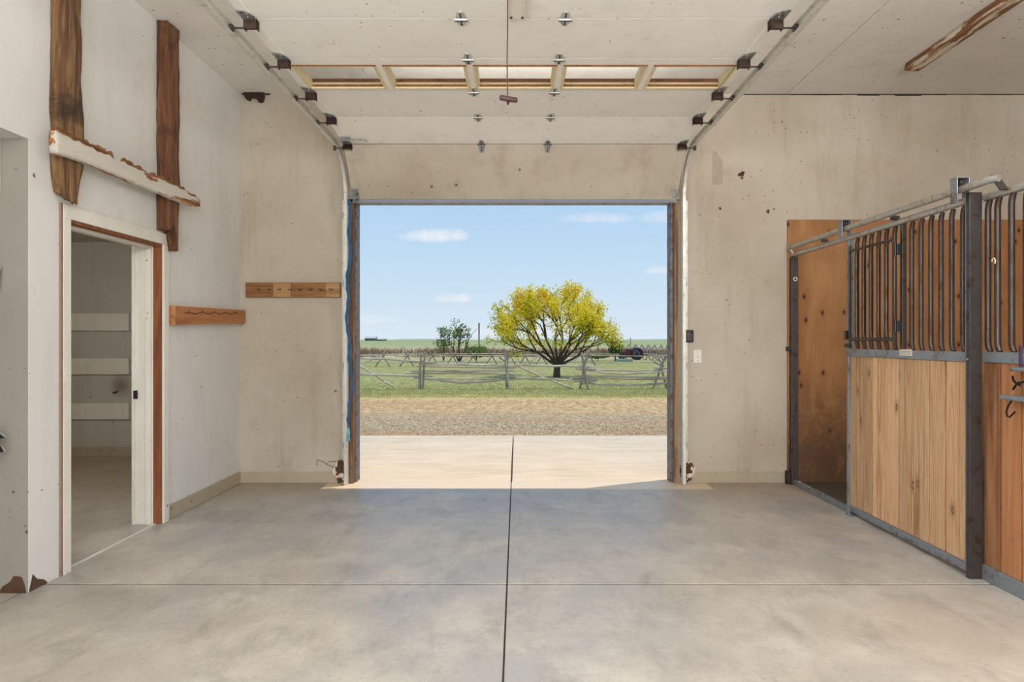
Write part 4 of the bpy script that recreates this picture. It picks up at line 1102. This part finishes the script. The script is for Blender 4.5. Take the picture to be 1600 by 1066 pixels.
# cracked outline beside the left one
ckm = MB(); ckm.tube([(-1.86, YF-.001, .16), (-1.855, YF-.001, .215), (-1.80, YF-.001, .20), (-1.77, YF-.001, .175), (-1.74, YF-.001, .20), (-1.62, YF-.001, .20)], .003, 5).tube([(-1.77, YF-.001, .175), (-1.72, YF-.001, .155), (-1.69, YF-.001, .14)], .003, 5)
tag(ckm.build('plaster_crack', M_BROWNHOLE, loc=(-1.75, YF, .18)), 'thin dark crack in the wallboard left of the garage opening near the floor', 'crack')
mb = MB(); mb.prism([(1.812, 1.445+1.33-.0), (1.812, 3.07), (1.835, 3.085), (1.905, 2.995), (1.91, 2.78), (1.86, 2.765)], FY, YF-.002, YF+.001)
tag(mb.build('wall_patch', M_PATCH, loc=(1.86, YF, 2.9)), 'pointed grey bare patch in the paint right of the right door track', 'patch')
for (x, z, r_, lab) in ((2.075, 2.86, .022, 'largest brown paint chip of the cluster right of the bare patch'), (2.095, 2.885, .016, 'brown paint chip at the upper right of the cluster beside the bare patch'), (2.06, 2.87, .01, 'tiny brown paint chip at the upper left of the cluster beside the bare patch'), (2.085, 2.83, .012, 'small brown paint chip lowest in the cluster beside the bare patch'),
  (2.33, 2.52, .016, 'lone brown paint chip just above the plywood corner of the stall'), (1.885, 2.55, .014, 'lone brown paint chip below the bare patch, near the door track')):
    P = [(x+r_*(1+rag(.5))*math.cos(k*.9), z+r_*(1+rag(.5))*math.sin(k*.9)) for k in range(7)]; mb = MB(); mb.prism(P, FY, YF-.002, YF-.0004)
    tag(mb.build('paint_chip', M_BROWNHOLE, loc=(x, YF, z)), lab, 'paint chip', group='brown paint chips on the right part of the front wall')

# keypad and switch plate
kp = thing('door_keypad', 'small black wall keypad right of the garage opening', 'keypad', (1.594, YF-.02, 1.36))
x0, x1, z0, z1 = 1.558, 1.632, 1.305, 1.42
MB().bbox(x0, x1, YF-.028, YF-.0005, z0, z1, .012).build('body', M_BLACK, kp, smooth=True)
for r_ in range(4):
    for c_ in range(3): 
        MB().bbox(x0+.014+c_*.017, x0+.026+c_*.017, YF-.031, YF-.027, z0+.016+r_*.017, z0+.028+r_*.017, .002).build('key', M_KEY, kp, loc=(x0+.02+c_*.017, YF-.03, z0+.02+r_*.017))
sw = thing('switch_plate', 'white electrical switch plate on the wall below the black keypad', 'switch', (1.67, YF, 1.13))
MB().bbox(1.634, 1.710, YF-.008, YF-.0005, 1.116, 1.236, .003).build('plate', M_WHITEP, sw)
MB().bbox(1.664, 1.68, YF-.018, YF-.007, 1.16, 1.192, .003).build('toggle', M_WHITEP, sw)
for z in (1.216, 1.136): MB().tube([(1.672, YF-.0105, z), (1.672, YF-.0075, z)], .004, 8).build('screw', M_DKSTEEL, sw)

# ------------------------------------------------------------------ horse stall
random.seed(60)
# plywood lining on front wall inside the stall
for (x0, x1, lab) in ((2.503, 3.70, 'stained plywood sheet lining the stall wall, seen through the open gap beside the door'), (3.703, 4.92, 'plywood sheet lining the stall wall behind the vertical bars'), ):
    o = MB().box(x0, x1, YF-.022, YF-.0005, .01, 2.44).build('plywood_sheet', M_PLY, loc=(x0, YF, 0)); tag(o, lab, 'plywood')
# stall far side wall lining low kick etc (right wall)
o = MB().box(XR-.02, XR-.0005, .8, YF-.03, .01, 2.44).build('plywood_sheet', M_PLY, loc=(XR, 3, 0)); tag(o, 'plywood sheet lining the far right side wall of the stall', 'plywood')
o = MB().bbox(2.64, XR-.03, 3.2, YF-.025, .0, .018, .006).build('rubber_mat', flat('stall_mat', lin(92, 80, 68), .9, nv=.6), loc=(4, 4.5, 0)); tag(o, 'dark dusty rubber mat covering the stall floor', 'mat')

XS = 2.56
# wall post at the front wall
wp = thing('stall_wall_post', 'dark steel stall post bolted against the front wall with a white loop on it', 'post', (2.545, 6.0, 0))
MB().bbox(2.515, 2.575, YF-.075, YF-.023, .0, 2.09, .003).build('post', M_DKSTEEL, wp)
MB().box(2.490, 2.515, YF-.05, YF-.002, 1.225, 1.265).build('latch_tab', M_BLACK, wp)
lp = MB(); lp.tube([(2.545+.016*math.cos(a*.6), YF-.085, 1.885+.016*math.sin(a*.6)) for a in range(11)], .005, 6); lp.build('white_loop', M_WHITEP, wp, label='small white plastic loop')
MB().bbox(2.48, 2.515, YF-.06, YF-.009, .0, .12, .004).build('foot_plate', M_RUST_SHADE, wp)
# overhead sliding track: two pipes
tr = thing('stall_door_track', 'pair of galvanised pipes carrying the sliding stall door along the top', 'track', (2.52, 5, 2.15))
MB().tube([(2.505, YF-.03, 2.178), (2.505, 4.8, 2.178), (2.505, 3.58, 2.178)], .021, 14).build('rail_pipe', M_PIPE, tr, smooth=True)
MB().tube([(2.545, YF-.025, 2.112), (2.545, 4.8, 2.112), (2.545, 3.70, 2.116)], .021, 14).build('header_pipe', M_PIPE, tr, smooth=True)
for y in (5.35, 4.35): MB().box(2.507, 2.545, y, y+.05, 2.135, 2.155).build('tab', M_DKSTEEL, tr, loc=(2.52, y, 2.15))
b = MB(); b.tube([(2.505, 3.58, 2.178), (2.52, 3.50, 2.185), (2.545, 3.455, 2.185)], .021, 12); b.build('end_stub', M_PIPE, tr, smooth=True)
Mx = Matrix.Translation((2.555, 3.47, 2.165)) @ Euler((R(-38), 0, R(0))).to_matrix().to_4x4()
b = MB(); b.bbox(-.022, .022, -.006, .006, -.06, .06, .004, Mx); b.build('end_strap', M_DKSTEEL, tr)
MB().tube([(2.505, YF-.055, 2.178), (2.545, YF-.055, 2.112)], .016, 8).build('wall_elbow', M_PIPE, tr, smooth=True)
# main post
mp = thing('stall_post', 'tall dark steel post between the sliding stall door and the fixed stall front', 'post', (2.54, 3.64, 0))
MB().bbox(2.512, 2.582, 3.632, 3.662, 0, 2.15, .002).build('post', M_DKSTEEL, mp)
MB().tube([(2.508, 3.647, 1.222), (2.513, 3.647, 1.222)], .006, 8).build('bolt', M_GALV, mp)

# sliding door
sdoor = thing('sliding_stall_door', 'sliding horse stall door with upright cedar boards below and vertical steel bars above', 'stall door', (XS, 4.4, 0)); sdoor['kind'] = 'thing'
y0, y1 = 3.685, 5.04
XF = XS-.018
b = MB(); b.bbox(XF-.004, XF+.034, y1-.032, y1, .03, 2.10, .003); b.build('stile', M_GREY, sdoor)
b = MB(); b.bbox(XF-.004, XF+.034, y0, y0+.024, .03, 2.10, .003); b.build('stile', M_GREY, sdoor)
b = MB(); b.bbox(XF-.006, XF+.034, y0+.024, y1-.032, 1.205, 1.262, .003); b.build('mid_rail', M_GREY, sdoor)
b = MB(); b.bbox(XF-.006, XF+.034, y0, y1-.001, .02, .068, .003); b.tube([(XF-.012, 4.33, .046), (XF-.004, 4.33, .046)], .010, 6); b.tube([(XF-.012, 3.83, .046), (XF-.004, 3.83, .046)], .010, 6)
b.build('bottom_rail', M_GREY, sdoor)
b = MB(); e_ = [5.008, 4.863, 4.697, 4.538, 4.371, 4.206, 4.044, 3.885, 3.709]
for k in range(8):
    b.cur = random.random(); g0 = .005
    b.bbox(XF+.004, XF+.026, e_[k+1]+(g0 if k != 6 else .016), e_[k]-.005, .069, 1.204, .0025)
b.build('board_panel', W_CEDAR, sdoor)
def bar(mb, x, y, za, zb, r=.0145, bend=.02):
    # round bar with ends bent to the rails
    mb.tube([(x, y-bend, za), (x, y-bend*.35, za+.02), (x, y, za+.05), (x, y, (za+zb)/2), (x, y, zb-.05), (x, y-bend*.35, zb-.02), (x, y-bend, zb)], [r*.8, r, r, r, r, r, r*.8], 10)
for k in range(13):
    y = 3.76+.0975*k
    if y > 4.98: break
    b = MB(); bar(b, XS+.002, y, 1.262, 2.095); b.build('bar', M_BAR, sdoor, loc=(XS, y, 1.26), smooth=True)
b = MB(); b.bbox(XF+.0, XF+.03, 4.318, 4.345, 1.262, 2.10, .003); b.build('bar_stile', M_DKSTEEL, sdoor)
# swing-down grille window in front of the bars
gx = XF-.026
gf = MB(); gf.bbox(gx-.008, gx+.012, 4.352, 4.376, 1.29, 2.045, .003); gf.bbox(gx-.006, gx+.010, 4.945, 4.958, 1.29, 2.04, .003)
gf.tube([(gx, 4.36, 2.00), (gx, 4.95, 2.00)], .010, 10); gf.tube([(gx, 4.36, 1.332), (gx, 4.95, 1.332)], .011, 10)
gw_ = gf.build('feed_grille', M_BAR, sdoor, smooth=True)
for k in range(5):
    y = 4.46+k*.098; q = MB(); bar(q, gx, y, 1.34, 1.995, .0125, .015); sub(q, 'grille_bar', M_BAR, gw_, smooth=True)
hh = MB()
for z in (1.42, 1.93): hh.bbox(gx-.004, XF+.004, 4.325, 4.356, z-.035, z+.035, .003); hh.tube([(gx-.006, 4.344, z-.045), (gx-.006, 4.344, z+.045)], .008, 8)
hh.build('grille_hinge', M_BLACK, sdoor)
b = MB(); b.bbox(XF-.030, XF-.004, 5.00, 5.03, 1.33, 1.40, .003); b.bbox(XF-.028, XF-.004, 4.96, 5.03, 1.27, 1.30, .003); b.build('grille_latch', M_BLACK, sdoor)
# paper label on mid rail
tp = MB(); tp.prism([(4.335, 1.225), (4.20, 1.225), (4.198, 1.25), (4.205, 1.268), (4.335, 1.266)], FX, XF-.008, XF-.0062); lbo = tp.build('label', M_TAPE, sdoor, label='small off-white paper label stuck on the rail')
lt = MB()
for r_ in range(3):
    yy = 4.325
    while yy > 4.22:
        l = random.uniform(.006, .016); lt.box(XF-.0086, XF-.008, yy-l, yy, 1.234+r_*.009, 1.2365+r_*.009); yy -= l+.005
sub(lt, 'print', M_KEY, lbo)
# roller hangers
for y in (5.0, 3.70):
    hg = MB(); hg.bbox(2.468, 2.474, y-.03, y+.03, 2.10, 2.245, .003); hg.bbox(2.535, 2.541, y-.03, y+.03, 2.10, 2.245, .003); hg.bbox(2.468, 2.541, y-.03, y+.03, 2.239, 2.245, .002)
    hg.tube([(2.464, y, 2.215), (2.545, y, 2.215)], .006, 8)
    h_o = hg.build('roller_hanger', M_GREY, sdoor, loc=(2.505, y, 2.2))
    sub(MB().tube([(2.49, y, 2.215), (2.52, y, 2.215)], .022, 14), 'roller', M_BLACK, h_o, smooth=True)
# floor guide and threshold
fg = thing('floor_guide', 'small steel guide bracket at the foot of the open stall door', 'bracket', (2.53, 4.98, 0))
MB().bbox(2.525-.022, 2.525-.016, 4.93, 4.97, 0, .06, .002).bbox(2.500, 2.58, 4.90, 4.99, 0, .008, .002).bbox(2.503, 2.53, 4.95, 4.99, 0, .012, .003).build('bracket', M_GREY, fg)
ts = thing('stall_threshold', 'grey steel angle running along the floor across the open stall doorway', 'threshold', (2.56, 5.5, 0))
MB().bbox(2.533, 2.575, 5.03, YF-.076, 0, .045, .004).bbox(2.575, 2.60, 5.03, YF-.076, 0, .02, .003).build('angle', M_GREY, ts)
MB().tube([(2.55, 5.9, .045), (2.55, 5.9, .052)], .010, 8).tube([(2.55, 5.7, .045), (2.55, 5.7, .050)], .008, 8).build('bolt', M_GALV, ts)

# fixed stall front to the right of the post
XP = 2.60
ff_ = thing('stall_partition', 'fixed stall front panel of reddish cedar boards with bars above, right of the tall post', 'stall panel', (XP, 3.0, 0))
ya, yb = 1.9, 3.631
MB().tube([(XP, 3.63, 2.118), (XP, 2.8, 2.118), (XP, ya, 2.118)], .022, 14).build('top_pipe', M_PIPE, ff_, smooth=True)
MB().bbox(XP-.020, XP+.02, ya, yb, 1.205, 1.264, .003).build('mid_rail', M_GREY, ff_)
MB().bbox(XP-.020, XP+.02, ya, yb, .0, .085, .003).build('bottom_rail', M_GREY, ff_)
MB().bbox(XP-.02, XP+.02, ya-.04, ya, 0, 2.118, .003).build('end_stile', M_GREY, ff_)
b = MB(); yy = yb-.001; k = 0
for wv_ in (.125, .145, .15, .15, .16, .15, .15, .15, .16, .15, .14):
    if yy-wv_ < ya: break
    b.cur = random.random(); b.bbox(XP-.010, XP+.014, yy-wv_+.004, yy-.004, .086, 1.204, .0025); yy -= wv_
b.cur = .4; b.bbox(XP-.010, XP+.014, ya+.001, yy-.002, .086, 1.204, .0025)
b.build('board_panel', W_CEDAR2, ff_)
y = 3.625; k = 0
for yv in [3.612-.0]+[3.54-.1*q for q in range(16)]:
    if yv < ya+.05: break
    b = MB(); bar(b, XP, yv, 1.264, 2.10, .0155); b.build('bar', M_BAR, ff_, loc=(XP, yv, 1.26), smooth=True)
lp = MB(); lp.tube([(XP-.018+.0*a, 3.545+.012*math.cos(a*.5), 1.755+.018*math.sin(a*.5)) for a in range(9)], .003, 5)
lp.build('twine_loop', M_WHITEP, ff_, label='small white twine loop tied on a bar')
# tack rack hanging on the fixed front
tkk = thing('tack_rack', 'steel rack arm with black wire hooks mounted on the cedar stall front at right edge', 'rack', (2.55, 3.35, 1.0))
b = MB(); b.bbox(2.50, 2.585, 3.10, 3.395, 1.02, 1.045, .008); b.bbox(2.52, 2.585, 3.10, 3.355, 1.17, 1.19, .006); b.build('arm', M_GREY, tkk, smooth=True)
MB().bbox(2.585, 2.5895, 3.10, 3.30, .95, 1.195, .002).build('back_plate', M_GREY, tkk)
b = MB(); b.tube([(2.53, 3.345, 1.02), (2.53, 3.37, .99), (2.53, 3.385, .955), (2.53, 3.378, .935), (2.53, 3.36, .932), (2.53, 3.34, .95), (2.53, 3.325, .962)], .0045, 8)
b.tube([(2.54, 3.355, 1.145), (2.54, 3.348, 1.12), (2.54, 3.325, 1.105), (2.54, 3.305, 1.10)], .0055, 8); b.tube([(2.54, 3.352, 1.075), (2.54, 3.335, 1.095), (2.54, 3.31, 1.115)], .0055, 8)
b.tube([(2.54, 3.31, 1.11), (2.545, 3.28, 1.12), (2.585, 3.27, 1.12)], .0055, 8)
b.build('wire_hook', M_WIRE, tkk, smooth=True)
b = MB(); b.bbox(2.55, 2.562, 3.315, 3.328, 1.19, 1.30, .003); b.build('strap', M_PURPLE, tkk)

# ------------------------------------------------------------------ fill lights added behind the camera
for k, (x, y, z) in enumerate(LAMPS):
    lo = thing('fill_light', ('added hanging fill light out of view, ' + ['rear left', 'rear right', 'front left', 'front right'][k] + ' of four'), 'lamp', (x, y, z), group='added fill lights on the ceiling')
    MB().bbox(x-.08, x+.08, y-.6, y+.6, z+.04, z+.08, .008).box(x-.004, x+.004, y-.5, y-.49, z+.08, ZC).box(x-.004, x+.004, y+.49, y+.5, z+.08, ZC).build('housing', M_WHITEP, lo)
    for dx in (-.04, .04): MB().tube([(x+dx, y-.58, z+.018), (x+dx, y+.58, z+.018)], .016, 10).build('tube', M_TUBE, lo, smooth=True)
    for dz, e, rot in ((-.02, LAMP_W*.8, (0, 0, 0)), (.11, LAMP_W*1.25, (R(152), 0, 0))):
        ld = bpy.data.lights.new('fill_light_glow', 'AREA'); ld.shape = 'RECTANGLE'; ld.size = .4; ld.size_y = 1.3; ld.energy = e; ld.color = (.99, .99, 1.0)
        l_ = bpy.data.objects.new('fill_light_glow', ld); COL.objects.link(l_); l_.location = (x, y, z+dz); l_.rotation_euler = rot

# fill lamp added above the raised door, hidden by it, to light the ceiling seen through the door's panes
lo = thing('fill_light', 'slim added fill lamp resting on top of the raised garage door, hidden by it', 'lamp', (.1, 4.98, 3.15))
MB().bbox(-.5, .7, 4.94, 5.02, 3.128, 3.14, .004).build('housing', M_WHITEP, lo)
MB().tube([(-.48, 4.98, 3.150), (.68, 4.98, 3.150)], .009, 10).build('tube', M_TUBE, lo, smooth=True)
ld = bpy.data.lights.new('upper_glow', 'AREA'); ld.shape = 'RECTANGLE'; ld.size = 2.4; ld.size_y = .2; ld.energy = 16; ld.color = (1, .975, .95)
l_ = bpy.data.objects.new('upper_glow', ld); COL.objects.link(l_); l_.location = (.1, 4.98, 3.17); l_.rotation_euler = (R(168), 0, 0)
# bulb added out of view to brighten the tack room
lo = thing('added_bulb', 'added bare bulb on the tack room ceiling out of view behind the wall', 'lamp', (-4.2, 4.6, 2.36))
MB().tube([(-4.2, 4.6, 2.40), (-4.2, 4.6, 2.45)], .035, 10).build('socket', M_WHITEP, lo)
MB().sphere((-4.2, 4.6, 2.36), .035, 8).build('bulb', M_TUBE, lo, smooth=True)
ld = bpy.data.lights.new('tack_room_fill', 'POINT'); ld.energy = 42; ld.shadow_soft_size = .12; ld.color = (1, .94, .86)
l_ = bpy.data.objects.new('tack_room_fill', ld); COL.objects.link(l_); l_.location = (-4.2, 4.6, 2.27)
